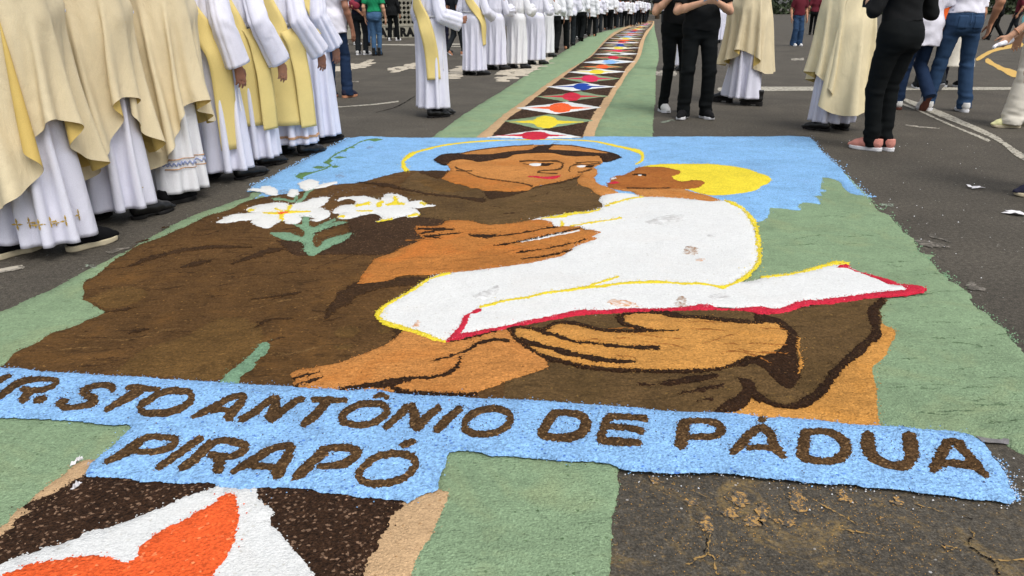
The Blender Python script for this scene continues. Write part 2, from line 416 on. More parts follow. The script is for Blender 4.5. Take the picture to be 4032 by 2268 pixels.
# olive-brown sleeve and lap on the right, upper chest
reg('sleeve', poly('@22 -40,1290 -30,1005 170,965 350,905 410,870 390,800 100,640 0,520 0,480 200,440 700,350 1250,318 2000,290 2576,330 @23 0,340 270,305 700,230 1050,172 1270,195 1190,290 1210,400 1150,570 1050,650 900,810 800,890 650,1010 580,1130 480,1200 380,1250 250,1270 100,1235 0,1190 @22 2560,1180 2440,1175 2350,1270 2110,1335 1700,1375 800,1320 300,1290'), 3, 'robe2')
reg('chest', poly('@12 -60,560 @F 1300,500 1500,460 1640,428 1740,385 1780,362 1760,400 1745,440 1860,510 1945,570 1975,600 @12 945,640 975,700 940,718 800,757 600,777 400,812 300,828 230,850 0,882 @11 2576,885 2300,882 2200,852 2050,842 1950,846 1700,835 1560,812 1690,770 1660,730 1590,712 1840,692 1700,650 1560,645 1500,585 1340,572 1290,640 1100,590 1700,590 @F 0,560 -60,480 110,345 350,412 480,457 640,500 780,527 900,545 1120,560'), 3, 'robe2')
D3, D4 = 3.6, 4.4
# dark shavings folds in the robe
for s, w in (('@10 1310,1300 1450,1245 1600,1205 1850,1150 2100,1120 2560,1112', [14, 34, 40, 34, 26, 12]), ('@10 1820,1320 1950,1290 2140,1245', [8, 34, 10]),
             ('@10 2350,1280 2576,1200 @11 150,1150 300,1130', [10, 34, 50, 20]), ('@11 1080,455 1300,480 1550,530 1800,580 2050,605 2330,640', [10, 22, 24, 22, 30, 50]),
             ('@21 725,390 800,270 900,190 1050,90 1250,50 1500,30 1760,5', [16, 70, 100, 110, 80, 76, 40]), ('@20 1300,535 1420,508 1500,490', [4, 18, 4]), ('@20 1080,315 1250,295 1380,272', [6, 22, 5]), ('@21 0,190 200,175 460,130', [3, 16, 3]), ('@21 0,480 150,400 380,390', [3, 16, 4]),
             ('@22 1330,1055 1500,1055 1700,1030 1900,1000 2120,965', [20, 36, 50, 60, 50]), ('@22 1740,1145 1950,1110 2190,1055', [10, 44, 26]), ('@22 1920,1225 2070,1195', [10, 26])):
    reg('fold_line', sk(s, w), D3, 'line' if '@22' in s else 'foldl', ROBE, rag=2.6)
for s in ('@11 600,985 720,930 900,880 1000,830 1100,790 1200,775 1310,820 1600,800 1950,840 1900,880 1640,900 1660,960 1740,1015 1590,1090 1500,1110 1350,1180 1150,1190 880,1180 650,1185 790,1100 930,1040 985,970 960,862 800,902',
          '@11 230,1040 480,1060 510,1130 550,1190 400,1185 330,1130', '@21 1380,455 1500,470 1525,490 1450,570 1410,600 1440,530',
          '@F 110,342 300,335 455,338 350,412 280,405 180,375', '@F 780,540 1130,545 1260,520 1500,462 1640,430 1740,385 1785,362 1765,405 1690,435 1560,465 1300,510 1170,560 1000,600 830,620'):
    reg('dark_patch', poly(s), D3, 'dark2' if '@11' in s else 'foldl', ROBE, rag=2.6)
reg('dark_cuff', poly('@23 0,350 80,370 200,410 290,480 370,580 360,700 360,800 400,880 350,1050 280,1095 180,1050 100,980 40,910 0,890 @22 2500,850 2400,880 2300,880 2400,800 2576,780 @23 130,740 200,690 250,600 250,525 190,500 170,465 80,440 0,440 @22 2500,430 2500,340'), D3, 'line', ROBE, rag=1.5)
reg('dark_hem', poly('@22 2330,980 2480,1020 2530,1120 2590,1190 2560,1230 2470,1160 2430,1240 2330,1310 2090,1335 2180,1250 2330,1160 2390,1100'), D3, 'line', ROBE, rag=1.5)
reg('sleeve_outline', sk('@23 1230,195 1130,310 1150,450 1150,550 1060,640 950,750 820,850 720,960 630,1080 520,1180 400,1245 260,1275 100,1240 -20,1170', [70, 90, 80, 90, 60, 70, 66, 74, 84, 74, 60, 46, 44, 40]), D3, 'line', ROBE, rag=1.5)
reg('sleeve_edge', sk('@23 380,600 368,700 400,830 375,940', [8, 14, 30, 10]), D4, 'skin3', ROBE, rag=1.5)
# heads
HEAD = reg('face', poly('@F 412,275 440,235 600,150 700,130 1000,95 1300,78 1460,75 1700,85 1960,130 2060,160 1990,200 1998,238 1975,262 1910,290 1885,310 1840,338 1760,350 1778,370 1740,395 1640,430 1500,460 1300,492 1250,517 1120,540 900,532 780,527 720,502 650,502 620,487 480,457 362,412 452,340 440,300'), 4, 'skin')
reg('neck', poly('@F 362,412 455,342 600,348 760,405 900,430 1050,450 1280,488 1250,517 1120,540 900,532 780,527 720,502 650,502 620,487 480,457'), 4.8, 'skin2', HEAD)
reg('hair', poly('@F 285,225 330,188 540,158 545,172 700,172 850,170 1000,145 1160,130 1280,120 1320,90 1400,80 1490,66 1470,95 1440,120 1560,125 1700,135 1900,155 2030,160 2060,150 2180,200 2090,230 1995,237 1960,190 1900,188 1700,190 1580,180 1500,160 1400,158 1250,160 1080,175 1020,205 940,215 860,235 720,248 690,240 620,228 540,222 440,245 400,275 300,238'), 5.4, 'dark', HEAD)
for s, w in (('@F 545,165 700,125 1000,92 1290,75', 7), ('@F 1480,72 1700,83 1960,130 2060,150', 8), ('@F 500,335 600,347 660,372 760,403 900,428 1050,448 1200,468 1280,490', 15),
             ('@F 1150,242 1250,234 1400,238 1540,242 1592,262 1572,310 1535,325 1360,340 1325,355', 14), ('@F 1330,356 1440,365 1530,368', 10), ('@F 1190,265 1250,272 1370,262 1490,264', 9),
             ('@F 1730,256 1850,246 1970,247', 11), ('@F 1655,350 1660,302 1720,272 1800,272 1960,262', 11), ('@F 1745,352 1800,345 1885,315', 14), ('@F 485,295 530,320 600,340 662,338', 9)):
    reg('face_line', sk(s, w*.8), 5.4, 'fline', HEAD, rag=1.2)
for a, b in (('@F 1245,269 1295,259 1368,260 1364,279 1292,283', '@F 1370,256 1480,262 1440,281 1362,285'), ('@F 1732,288 1790,280 1826,285 1790,296 1740,294', '@F 1832,282 1905,280 1880,296 1815,297')):
    e = reg('eye', poly(a), 6.2, 'white', HEAD, rag=.6); reg('pupil', poly(b), 6.0, 'line', HEAD, rag=.6)
reg('mouth', poly('@F 1240,400 1300,394 1380,404 1560,390 1530,415 1440,423 1330,411'), 5.4, 'red', HEAD)
reg('halo', sk('@11 1560,338 1522,300 1512,250 1560,200 1650,150 1800,105 1950,75 2150,50 2400,36 @12 0,30 300,21 600,25 900,45 1100,85 1290,130 1350,155 1365,190 1350,240 1290,275', [50, 46, 44, 38, 24, 20, 17, 14, 12, 11, 10, 10, 14, 20, 26, 32, 34, 28, 16]), 1.8, 'yellow', rag=.9)
CH = reg('child_head', poly('@12 1010,500 1015,465 1050,450 1040,430 1060,410 1180,380 1250,350 1330,305 1460,300 1620,310 1700,330 1760,345 1740,370 1660,390 1680,420 1760,450 1860,435 1960,440 1990,460 1960,495 1880,515 1740,525 1600,560 1320,590 1300,560 1160,530 1060,515'), 3, 'child', rag=1.3)
reg('child_shoulder', poly('@12 1060,515 1160,520 1250,522 1640,520 1760,520 1900,560 2060,598 2165,640 2050,645 1850,620 1600,605 1320,595 1300,560 1160,532'), 3.7, 'skin')
reg('child_arm', poly('@F 1890,305 1925,320 1930,370 1900,400 1920,450 1960,480 2040,500 2100,530 2145,555 2050,570 1990,585 1940,570 1860,510 1750,470 1740,440 1785,365 1800,348 1850,338'), 4.6, 'skin')
reg('child_halo', poly('@12 1340,305 1420,285 1600,268 1900,268 2200,283 2420,320 2560,370 @13 60,395 90,420 70,460 0,490 @12 2520,530 2350,560 2200,580 2050,585 1950,565 1850,530 1700,500 1500,400'), 2, 'yellow')
reg('mouth', poly('@12 1015,465 1080,445 1140,460 1080,471'), 3.7, 'red', CH)
for s, w in (('@12 1270,378 1340,375 1400,385', 20), ('@12 1210,510 1400,514 1640,512', 9)): reg('face_line', sk(s, w), 3.7, 'line', CH)
reg('eye', sk('@12 1325,382 1355,384', 10), 4.4, 'white', CH, rag=.5)
reg('nose_white', sk('@12 1050,422 1100,414', 14), 3.7, 'white', CH)  # white sawdust mark on the child's nose
# white clothes of the child and the lap cloth
GOWN = reg('child_gown', poly('@12 945,600 1000,580 1100,565 1180,562 1300,580 1340,597 1380,600 1600,603 1850,622 2050,647 2200,640 2260,650 2350,700 2430,790 2480,870 2500,960 2530,1050 2545,1150 2530,1230 2500,1310 2420,1380 @22 2300,0 2330,20 @13 0,1430 180,1400 350,1375 600,1320 780,1290 890,1320 1000,1370 1180,1443 @23 1290,50 1440,65 1465,95 1350,110 1080,135 880,170 700,185 470,215 350,225 220,270 120,292 0,275 @22 2400,292 2200,270 2060,275 1800,290 1400,290 1150,295 980,315 690,330 550,360 300,400 100,435 0,450 @21 2500,465 2300,495 2130,545 2000,605 1950,622 1850,592 1700,542 1550,492 1450,452 1280,370 1270,340 1310,290 1450,200 1600,110 1760,8 @11 1900,1380 2000,1375 2200,1345 2400,1325 @12 0,1300 200,1265 420,1215 540,1190 620,1140 660,1110 900,1025 850,1005 935,965 860,945 740,920 560,900 480,900 350,835 230,847 300,826 400,811 600,776 800,756 940,716 972,692 930,640'), 4, 'white')
reg('red_border', poly('@21 2270,290 2310,300 2290,325 2190,345 2170,420 2120,500 2090,540 2200,530 2400,490 2576,455 @22 100,425 300,390 550,345 690,312 1000,308 1150,288 1400,288 1800,278 2060,258 2090,278 2300,295 2450,280 2576,270 @23 120,290 220,270 350,220 600,195 880,165 1080,135 1350,110 1465,95 1430,65 1290,40 1200,0 @13 1000,1370 890,1325 760,1320 850,1280 890,1300 900,1330 1060,1380 1280,1443 @23 1400,45 1650,80 1670,100 1600,130 1350,160 1150,170 900,205 700,235 470,250 270,310 150,335 0,345 @22 2400,310 2050,305 1700,307 1250,327 980,337 690,362 500,392 300,422 100,457 0,477 @21 2450,510 2230,570 2070,605 1950,615 2020,540 2100,440 2130,370 2200,330'), 4.8, 'red', GOWN, rag=1.4)
for s, w in (('@12 2210,640 2350,700 2440,790 2500,880 2530,1000 2550,1150 2545,1250 2480,1340 2380,1430 @22 2250,50 2180,75 2100,60 1950,35 1800,40 1500,30 1150,35 1000,60 780,85 600,115 400,140 200,180 0,205 @21 2400,250 2290,275', [22, 34, 40, 56, 50, 44, 50, 40, 36, 30, 32, 26, 24, 26, 28, 24, 26, 28, 26, 20, 24, 22, 22, 26]),
             ('@13 0,1415 300,1380 600,1310 770,1265 880,1272', [24, 26, 30, 36, 26]), ('@21 1770,0 1600,110 1440,200 1300,280 1258,350 1300,400 1480,470 1700,540 1850,600 1945,622', [26, 30, 30, 40, 50, 46, 44, 40, 40, 24]),
             ('@11 1790,1437 1900,1395 1990,1378', [20, 34, 20]), ('@12 360,822 550,800 640,778 850,755 940,725', [12, 30, 24, 16, 10]), ('@12 640,900 850,870 1000,845 1150,815', [14, 16, 16, 10]), ('@12 550,850 552,900', [22, 34]),
             ('@12 990,695 1100,655 1250,615 1360,600', [14, 26, 20, 14]), ('@22 780,82 900,40 1080,-20 @12 1120,1408', [20, 22, 24, 22])):
    reg('yellow_trim', sk(s, np.asarray(w, float)*.78), 4.8, 'yellow', GOWN, rag=1.6)
# hands and arms
UH = reg('upper_hand', poly('@21 1055,38 1200,25 1350,10 1390,0 @11 1450,1410 1750,1390 1880,1378 2100,1362 2400,1328 @12 0,1302 200,1267 420,1217 540,1192 620,1142 660,1112 900,1027 850,1005 937,965 860,945 740,928 730,908 560,903 480,905 440,862 350,842 290,840 230,848 0,880 @11 2300,880 2200,850 2050,840 1950,845 1900,880 1650,895 1640,920 1660,960 1700,1000 1750,1015 1650,1060 1590,1090 1530,1110 1400,1180 1230,1230 1180,1290 1130,1360 1085,1425'), 4.8, 'skin2', rag=1.2)
for s, w in (('@12 0,990 250,950 485,910', [18, 14, 16]), ('@12 0,1075 380,1002 740,922', [10, 18, 14]), ('@12 90,1160 300,1132 600,1082 790,1030', [16, 10, 14, 8]), ('@12 130,1225 400,1190 640,1135', [8, 14, 10]),
             ('@11 1660,922 1900,925 2030,930', [14, 24, 10]), ('@11 1680,968 1800,945 1920,930', [10, 20, 10]), ('@11 2180,985 2330,998 2460,990', [14, 40, 20]), ('@11 2440,1000 2576,987', [10, 12]), ('@11 2420,1095 2576,1075', [8, 14]), ('@11 1750,1000 1900,1020', [14, 10]), ('@11 1700,1000 1850,990 2100,965', [10, 14, 10])):
    reg('finger_line', sk(s, w), 5.5, 'line', UH, rag=2.4)
reg('white_gap', sk('@12 130,1056 350,1018 620,966 720,946', [10, 14, 18, 16]), 5.5, 'white', UH)
FA = reg('lower_arm', poly('@21 370,962 420,932 560,905 760,870 900,840 1000,800 1200,720 1350,650 1430,590 1530,510 1700,560 1850,600 1950,632 2070,612 2230,580 2450,512 2576,502 @22 20,530 50,590 110,640 200,690 330,760 390,830 410,870 350,900 170,960 50,1000 @21 2576,1012 2450,1060 2300,1110 2230,1140 2000,1146 1500,1132 1200,1122 850,1112 700,1110 560,1087 450,1077 400,1040 430,1010'), 4, 'skin', rag=1.3)
for s, w in (('@21 870,1105 1100,1085 1400,1045 1600,1005 1900,972 2000,930 2080,850 2090,780', [20, 56, 60, 40, 14, 50, 40, 44]), ('@21 1820,820 2000,770 2150,720 2300,640 2450,607 2576,612', [12, 26, 26, 26, 26, 20]), ('@21 1400,1100 1600,1140 2000,1155 2250,1145', [30, 26, 26, 14]),
             ('@21 400,1000 560,965 660,945', [10, 26, 10]), ('@21 430,1060 600,1025 700,995', [8, 26, 10]), ('@21 1960,612 2100,600 2250,560 2450,515', [10, 26, 22, 12])):
    reg('arm_line', sk(s, w), 4.7, 'line', FA, rag=2.4)
LH = reg('lower_hand', poly('@22 75,525 100,485 170,478 260,500 340,530 390,500 480,460 600,455 700,470 850,510 1000,530 1250,540 1320,538 1500,532 1640,512 1400,505 1330,482 1230,440 1170,400 1190,350 1280,330 1450,335 1580,350 1680,375 1850,390 2100,402 2200,427 2350,440 2576,440 @23 80,445 170,470 190,510 250,525 250,600 200,680 150,710 0,770 @22 2400,800 2250,865 2150,890 1900,905 1700,905 1400,910 1150,892 900,872 800,882 600,822 400,772 300,722 180,642 110,602'), 4, 'skin3', rag=1.3)
for s, w in (('@22 340,525 500,570 700,630 850,640 1000,665 1200,685 1350,690 1530,697', [30, 34, 28, 20, 36, 22, 34, 40]), ('@22 110,600 250,640 450,690 650,750 900,800 1050,822 1300,827', [30, 46, 50, 50, 50, 46, 26]),
             ('@22 30,510 60,570 140,640 300,740 400,785 600,830 800,880 1000,905 1300,912 1600,922 1900,912 2200,882 2400,802 2576,775', [40, 50, 30, 24, 36, 36, 26, 34, 36, 34, 26, 22, 22, 20]),
             ('@22 0,490 100,468 250,488 340,508 480,438 620,435 800,470 950,508 1250,525 1500,515 1720,512', [30, 20, 22, 40, 24, 30, 26, 24, 30, 26, 6]), ('@22 1130,370 1170,440 1300,482 1420,508', [50, 44, 40, 16]),
             ('@22 1130,370 1200,338 1350,325 1600,338 1700,362 1900,382 2200,412 2450,432 2576,440', [30, 24, 20, 34, 40, 30, 36, 34, 30])):
    reg('finger_line', sk(s, w), 4.7, 'line', LH, rag=2.4)
# lilies
def flower(s, lines, spots=()):
    f = reg('lily_flower', poly(s), D4, 'white', rag=1.4)
    for a, w in lines: reg('stamen', sk(a, w), D4+.7, 'yellow', f, rag=1.5)
    for a, w in spots: reg('pollen', sk(a, w), D4+1.3, 'orange', f, rag=1.5)
flower('@L 205,890 300,830 400,785 640,755 840,735 650,715 650,690 780,640 900,620 1100,595 1220,600 1300,632 1400,610 1500,580 1760,510 1885,515 1850,580 1720,680 1790,680 1860,710 1907,770 1860,820 1700,870 1620,860 1690,830 1540,800 1450,800 1470,850 1420,900 1340,910 1250,890 1230,870 1160,865 1050,920 1000,965 880,950 780,920 730,880 740,850 500,865 350,890',
       [('@L 1310,645 1240,740 1165,780 1200,855', [50, 40, 44, 56]), ('@L 1080,690 1180,740', [34, 20]), ('@L 890,752 1100,762 1400,742 1600,735', [10, 30, 26, 14]), ('@L 690,705 770,710', [34, 16])], [('@L 1150,765 1210,752 1265,748', [24, 30, 14])])
flower('@11 795,760 830,720 900,690 1040,680 1045,640 960,612 850,640 870,610 950,600 1080,590 1200,610 1280,640 1340,575 1500,590 1560,630 1560,650 1700,645 1750,680 1830,690 1700,710 1580,710 1650,730 1680,770 1640,800 1560,810 1540,785 1400,830 1240,855 1310,820 1260,778 1180,775 1050,800 950,820 850,820 870,790 1000,742 870,770',
       [('@11 1300,648 1258,692', [30, 46]), ('@11 1030,692 1100,680 1165,665', [22, 30, 40]), ('@11 1340,685 1440,660 1425,600', [20, 44, 30]), ('@11 1440,668 1540,670', [30, 14]), ('@11 855,805 920,800', [20, 26]), ('@11 1570,795 1660,775', [22, 30]), ('@11 1040,745 1200,748', [10, 18]), ('@11 1690,660 1740,682', [16, 20]), ('@11 1260,850 1400,825', [8, 16])])
for s in ('@11 455,470 560,425 640,445 650,480 600,520 540,535 490,520', '@11 610,515 700,470 840,452 840,465 720,500', '@11 340,570 370,530 440,530 450,560 410,595 350,590', '@11 -60,530 0,518 80,525 75,500 160,500 235,540 235,575 180,582 80,552'):
    reg('lily_bud', poly(s), D4, 'white', rag=1.2)
reg('lily_stem', poly('@11 500,800 560,810 550,900 620,910 700,870 820,825 830,835 720,890 860,855 960,858 800,900 650,955 600,990 590,1080 600,1110 660,1110 700,1060 820,1010 990,968 930,1040 780,1100 690,1140 590,1190 550,1180 500,1130 520,1100 500,1070 300,1030 160,962 350,965 480,1010 510,1000 520,970 480,920 400,875 480,890 500,850'), D4-.4, 'stem', rag=1.2)
for s, w in (('@11 200,620 300,622 400,640 432,590', 18), ('@11 440,650 500,610 540,550 600,515', 22)): reg('bud_stem', sk(s, w), D4-.4, 'stem')
reg('lily_stalk', poly('@20 2235,1045 2400,1055 2450,960 2576,880 @21 0,840 120,740 160,650 110,635 20,700 @20 2510,800 2420,870 2300,960'), D4-.4, 'stem', rag=1.4)
reg('vine', sk('@11 500,420 440,402 470,370 590,355 720,315 780,280 740,250 790,200 920,130 1000,90 1100,35 1250,15 1310,20', [12, 20, 18, 12, 12, 16, 16, 12, 16, 12, 10, 10, 4]), 1.7, 'leafg')
for s in ('@11 430,400 460,370 600,358 520,395 470,415', '@11 590,305 640,288 730,295 680,315', '@11 700,255 760,215 800,235 740,265', '@11 800,210 860,195 940,205 880,215', '@11 790,295 840,285 862,300 810,308', '@11 900,150 950,105 935,140', '@11 960,100 1000,88 1025,100 1000,110', '@11 1180,28 1240,10 1300,22 1220,38'):
    reg('vine_leaf', poly(s), 1.9, 'leafg')

# smudges, footprints and spills on the finished picture
M['smb'] = paintmix('brown_smudge', (232, 233, 231), (150, 112, 74), .50, 40); M['smo'] = paintmix('orange_smudge', (232, 233, 231), (206, 142, 84), .50, 40); M['smg'] = paintmix('grey_smudge', (232, 233, 231), (190, 188, 186), .5, 18)
M['rob3'] = sawdust('pale_brown_sawdust', (110, 82, 44), .9, (150, 112, 62), .02, var=.9, smear=.4); M['smsky'] = paintmix('sky_smudge', (140, 190, 236), (110, 116, 132), .52, 46)
for s, mt in (('@12 1775,1130 1840,1100 1930,1115 1925,1165 1850,1190 1790,1180', 'smb'), ('@12 1880,1235 1960,1218 2010,1232 1960,1252', 'smo'), ('@22 1710,180 1760,165 1800,200 1830,275 1760,288 1705,285', 'smb'), ('@22 1000,225 1100,195 1330,245 1340,275 1200,272 1060,255', 'smo'),
              ('@22 2045,160 2110,132 2200,140 2245,170 2180,200 2080,195', 'smg'), ('@21 2210,170 2330,120 2480,60 2500,110 2380,190 2280,200', 'smg'), ('@21 1590,460 1660,400 1700,420 1650,470', 'smo'), ('@12 1380,860 1600,800 1800,790 1780,850 1500,890', 'smg'), ('@12 2020,990 2120,980 2110,1010 2040,1015', 'smg')):
    reg('smudge', poly(s), 4.5, mt, GOWN, rag=2.5, skirt=.004)
for s in ('@21 800,560 850,490 960,465 1080,490 1040,550 930,590', '@21 822,672 1000,655 1005,700 830,720', '@20 1150,960 1500,700 1900,560 2200,390 2440,375 2560,430 @21 60,490 80,620 @20 2400,850 2240,1000 1700,985', '@21 1230,530 1300,480 1400,490 1340,540', '@20 900,180 1100,90 1400,80 1500,150 1300,250 1050,270', '@11 1650,420 1900,440 2200,520 2000,560 1750,500'):
    reg('footprint', poly(s), 2.7 if '@11' not in s else 3.5, 'rob3', ROBE, rag=2.5, skirt=.004)
for s in ('@11 240,560 300,530 350,560 330,590 260,590', '@11 1120,95 1200,85 1220,110 1140,115', '@11 820,380 900,360 930,400 850,420', '@F 1470,70 1540,40 1560,50 1500,72'):
    reg('smudge', poly(s), 1.5, 'smsky', rag=2.5, skirt=.004)

# cracks and hand-swept creases: shade painted as darker strokes, ridges as paler ones
M['crease'] = sawdust('robe_crease_shade', (74, 51, 27), 1.0, var=.9, gr=.7); M['creaseg'] = sawdust('green_crease_shade', (112, 136, 102), .8, fine=True, var=.6); M['creases'] = sawdust('tan_crease_shade', (168, 108, 52), .8, var=.6); M['ridge'] = sawdust('robe_ridge_light', (126, 95, 56), 1.0, var=.9, gr=.7)
_rg = np.random.default_rng(44)
def creases(par, box, n, lvl, mats, slope, keep, wmax=5.0):
    pl = curve(T(keep)); k = 0
    while k < n:
        c = np.array([_rg.uniform(box[0], box[2]), _rg.uniform(box[1], box[3])])*1.5652174
        if not inside(c[None], pl)[0]: continue
        sc = np.clip((c[1]-HORIZON)/1100, .3, 1.2); L = _rg.uniform(40, 190)*sc; a = slope+_rg.normal()*.10; bow = _rg.normal()*.10
        P = np.array([c+np.array([t*L, t*L*a+bow*L*(t*t-.25)+_rg.normal()*1.5*sc]) for t in np.linspace(-.5, .5, 5)])
        w = _rg.uniform(2.0, wmax)*sc*np.array([.25, .8, 1, .8, .25])
        reg('crease', stroke(P, w, mod=.35), lvl, mats[k % len(mats)], par, rag=1.8, skirt=.003, grid=.2); k += 1
creases(ROBE, (90, 560, 960, 930), 70, 2.5, ('crease', 'crease', 'crease', 'ridge'), -.16, '@V 420,520 900,600 980,640 850,760 980,800 760,900 720,945 300,930 60,900 300,790 240,700 330,620')
creases(ROBE, (1000, 440, 1500, 540), 14, 3.5, ('crease', 'ridge'), -.03, '@V 1060,440 1150,470 1300,490 1480,470 1500,500 1460,530 1250,540 1100,560 1000,480')
creases(None, (1900, 520, 2560, 1080), 34, .5, ('creaseg',), -.02, '@V 1960,560 2150,520 2250,620 2420,760 2560,920 2560,1080 2240,1040 2250,860 2240,760 2340,730 2120,650 1940,680', 4.0)
creases(LH, (1350, 790, 1960, 910), 16, 4.55, ('creases',), .05, '@V 1420,850 1600,800 1950,820 1960,880 1800,915 1600,905', 3.0)
creases(UH, (930, 570, 1400, 700), 16, 5.35, ('creases',), -.10, '@V 960,690 1060,600 1300,580 1380,620 1200,660 1050,690', 3.0)

# ================================================================== lettered banner
BN = empty('sawdust_banner', (gV(1290, 1060)[0], gV(1290, 1060)[1], 0))
tag(BN, 'light blue sawdust banner with brown lettering below the friar picture', 'banner')
def regb(name, loops, lvl, mat, par=None, **k):
    CUR[0] = 'BN'
    o = region(name, loops, lvl, M[mat], par or BN, **k)
    if par is None: o.matrix_parent_inverse = Matrix.Translation(-BN.location)
    return o
FIELD = regb('banner_field', poly('@V -420,905 @20 0,915 180,912 420,940 740,955 1000,980 1400,990 1700,1015 2060,1030 2220,1040 2400,1055 @21 0,1065 390,1085 520,1100 760,1110 930,1130 1250,1115 1390,1150 1500,1160 1800,1175 2050,1180 2250,1200 @22 0,1213 170,1220 520,1235 900,1265 1280,1300 1700,1335 2050,1340 2400,1360 2576,1390 @23 70,1400 180,1395 430,1410 640,1425 @33 820,5 1180,30 1440,45 1560,65 1750,75 2050,105 2150,140 2290,240 2330,320 2400,400 2480,530 2500,620 2540,680 2570,740 2520,800 2400,770 2150,755 1900,715 1700,700 1400,660 1150,640 1050,635 940,610 700,605 450,590 300,570 200,560 0,545 @32 2200,500 1950,495 1650,505 1400,485 1150,455 1060,410 930,385 500,375 200,350 0,330 @31 2400,330 2300,295 2000,285 1965,300 1920,450 1870,540 1855,670 1760,690 1650,735 1550,790 1520,765 1400,760 1240,742 1060,735 900,705 700,690 560,655 300,635 10,640 @30 2450,650 2300,632 2240,635 2180,600 2060,590 1850,600 1600,575 1450,580 1300,545 1040,540 880,520 870,500 950,400 1120,260 1200,190 1280,110 1355,40 1310,15 1130,20 960,0 @20 800,1420 530,1405 170,1385 0,1380 @V -420,1010'), 4.3, 'blue')
LET = 5.1
def letter(strokes, loops=()):
    ls = [];
    for s, w in strokes: ls += sk(s, np.asarray(w, float)*1.14 if not np.isscalar(w) else w*1.14, .03)
    ho = []
    for s, w in loops:
        a, b = lp(s, w*1.14); ls.append(a); ho.append(b)
    regb('letter', ls, LET, 'letter', FIELD, holes=ho, rag=1.25, grid=.03)
letter([('@20 110,985 40,1012 -60,1055', [34, 50, 56])])
letter([('@20 -20,1200 100,1112 230,1040 320,1018', 58), ('@20 250,1040 420,1015 590,1028 555,1075 480,1112 380,1130 220,1112', 48), ('@20 290,1130 268,1180 215,1235', [86, 84, 70])])
letter([('@20 350,1238 410,1218 465,1200', [40, 62, 44])])
letter([('@20 1140,1125 1130,1092 1060,1078 950,1088 870,1118 842,1150 890,1180 948,1212 935,1250 850,1280 730,1300 635,1290 612,1262 640,1238 690,1232', [74, 66, 52, 46, 54, 70, 84, 90, 80, 56, 48, 60, 76, 60, 30])])
letter([('@20 1290,1100 1390,1092 1500,1112 1625,1110', [40, 52, 52, 30]), ('@20 1430,1110 1330,1180 1200,1250 1070,1325', [80, 80, 70, 44])])
letter([], [('@20 1830,1132 1930,1152 1938,1210 1870,1280 1720,1340 1560,1358 1430,1333 1425,1285 1500,1230 1620,1160 1730,1132', 62)])
letter([('@20 1945,1390 2080,1330 2230,1250 2350,1192 2480,1172', [34, 60, 60, 56, 46]), ('@20 2480,1175 2440,1250 2360,1330 2310,1410', [60, 74, 80, 90]), ('@20 2130,1330 2250,1312 2360,1332', 50)])
letter([('@20 2440,1425 2576,1345 @21 120,1252 215,1190', 64), ('@21 230,1190 205,1300 165,1415', [80, 92, 92]), ('@21 170,1425 300,1320 420,1232 500,1205', [80, 64, 60, 52])])
letter([('@21 590,1215 760,1222 940,1225', [50, 56, 44]), ('@21 740,1232 680,1310 590,1395 490,1470', [80, 80, 78, 60])])
letter([('@21 1220,1198 1290,1170 1360,1208', [36, 50, 40])], [('@21 1190,1262 1320,1282 1350,1340 1300,1400 1220,1450 1100,1476 960,1460 890,1420 900,1380 980,1310 1080,1268', 62)])
letter([('@21 1330,1508 1440,1410 1560,1288', [60, 66, 70]), ('@21 1590,1272 1630,1380 1640,1500', [76, 92, 100]), ('@21 1650,1505 1760,1390 1885,1292', [90, 70, 64])])
letter([('@21 2095,1300 1980,1400 1850,1530', [64, 74, 76])])
letter([], [('@21 2360,1312 2500,1317 2590,1370 2590,1450 2500,1530 2340,1568 2200,1550 2140,1500 2150,1430 2240,1352', 64)])
letter([('@22 480,1342 420,1420 330,1570', [80, 84, 84]), ('@22 480,1342 640,1347 760,1390 790,1450 760,1530 660,1590 500,1603 330,1580', [56, 60, 80, 100, 96, 80, 66, 60])])
letter([('@22 1030,1385 985,1480 940,1610', [80, 78, 84]), ('@22 1010,1387 1200,1392 1410,1412', [54, 56, 60]), ('@22 1000,1487 1180,1502 1370,1542', [50, 56, 64]), ('@22 920,1625 1100,1645 1340,1655', [64, 70, 64])])
letter([('@32 1790,0 1770,120 1755,250', [110, 120, 110]), ('@32 1800,-12 2000,-15 2130,20 2170,80 2100,140 1950,147 1830,155', [50, 54, 70, 84, 66, 54, 50])])
letter([('@32 2270,310 2380,210 2470,110 2560,50', [66, 80, 80, 70]), ('@32 2570,50 @33 80,120 130,240 230,350', [70, 84, 90, 60]), ('@32 2420,262 2576,255 @33 110,272', 50), ('@33 -25,-18 30,-36', 50)])
letter([('@33 440,95 420,220 410,350', [100, 112, 100]), ('@33 440,98 620,88 750,122 840,210 850,300 780,360 650,390 410,362', [56, 56, 72, 100, 104, 84, 64, 60])])
letter([('@33 1075,112 1080,230 1110,320 1200,390 1350,432 1480,418 1520,340 1512,230 1492,125', [110, 130, 110, 76, 66, 90, 120, 140, 130])])
letter([('@33 1725,468 1780,420 1830,300 1895,200', [84, 110, 100, 84]), ('@33 1840,195 1950,188 2050,210', 54), ('@33 1980,205 2090,320 2180,430 2295,535', [80, 80, 92, 60]), ('@33 1850,402 2000,412 2140,432', 62)])
letter([('@30 1070,400 1200,340 1330,262 1420,192', [50, 72, 84, 80]), ('@30 1400,200 1500,152 1650,147 1790,168 1745,232 1650,278 1500,297 1350,292', [50, 54, 56, 60, 70, 58, 50, 50])])
letter([('@30 2045,155 1900,250 1760,350 1595,455', [66, 70, 70, 56])])
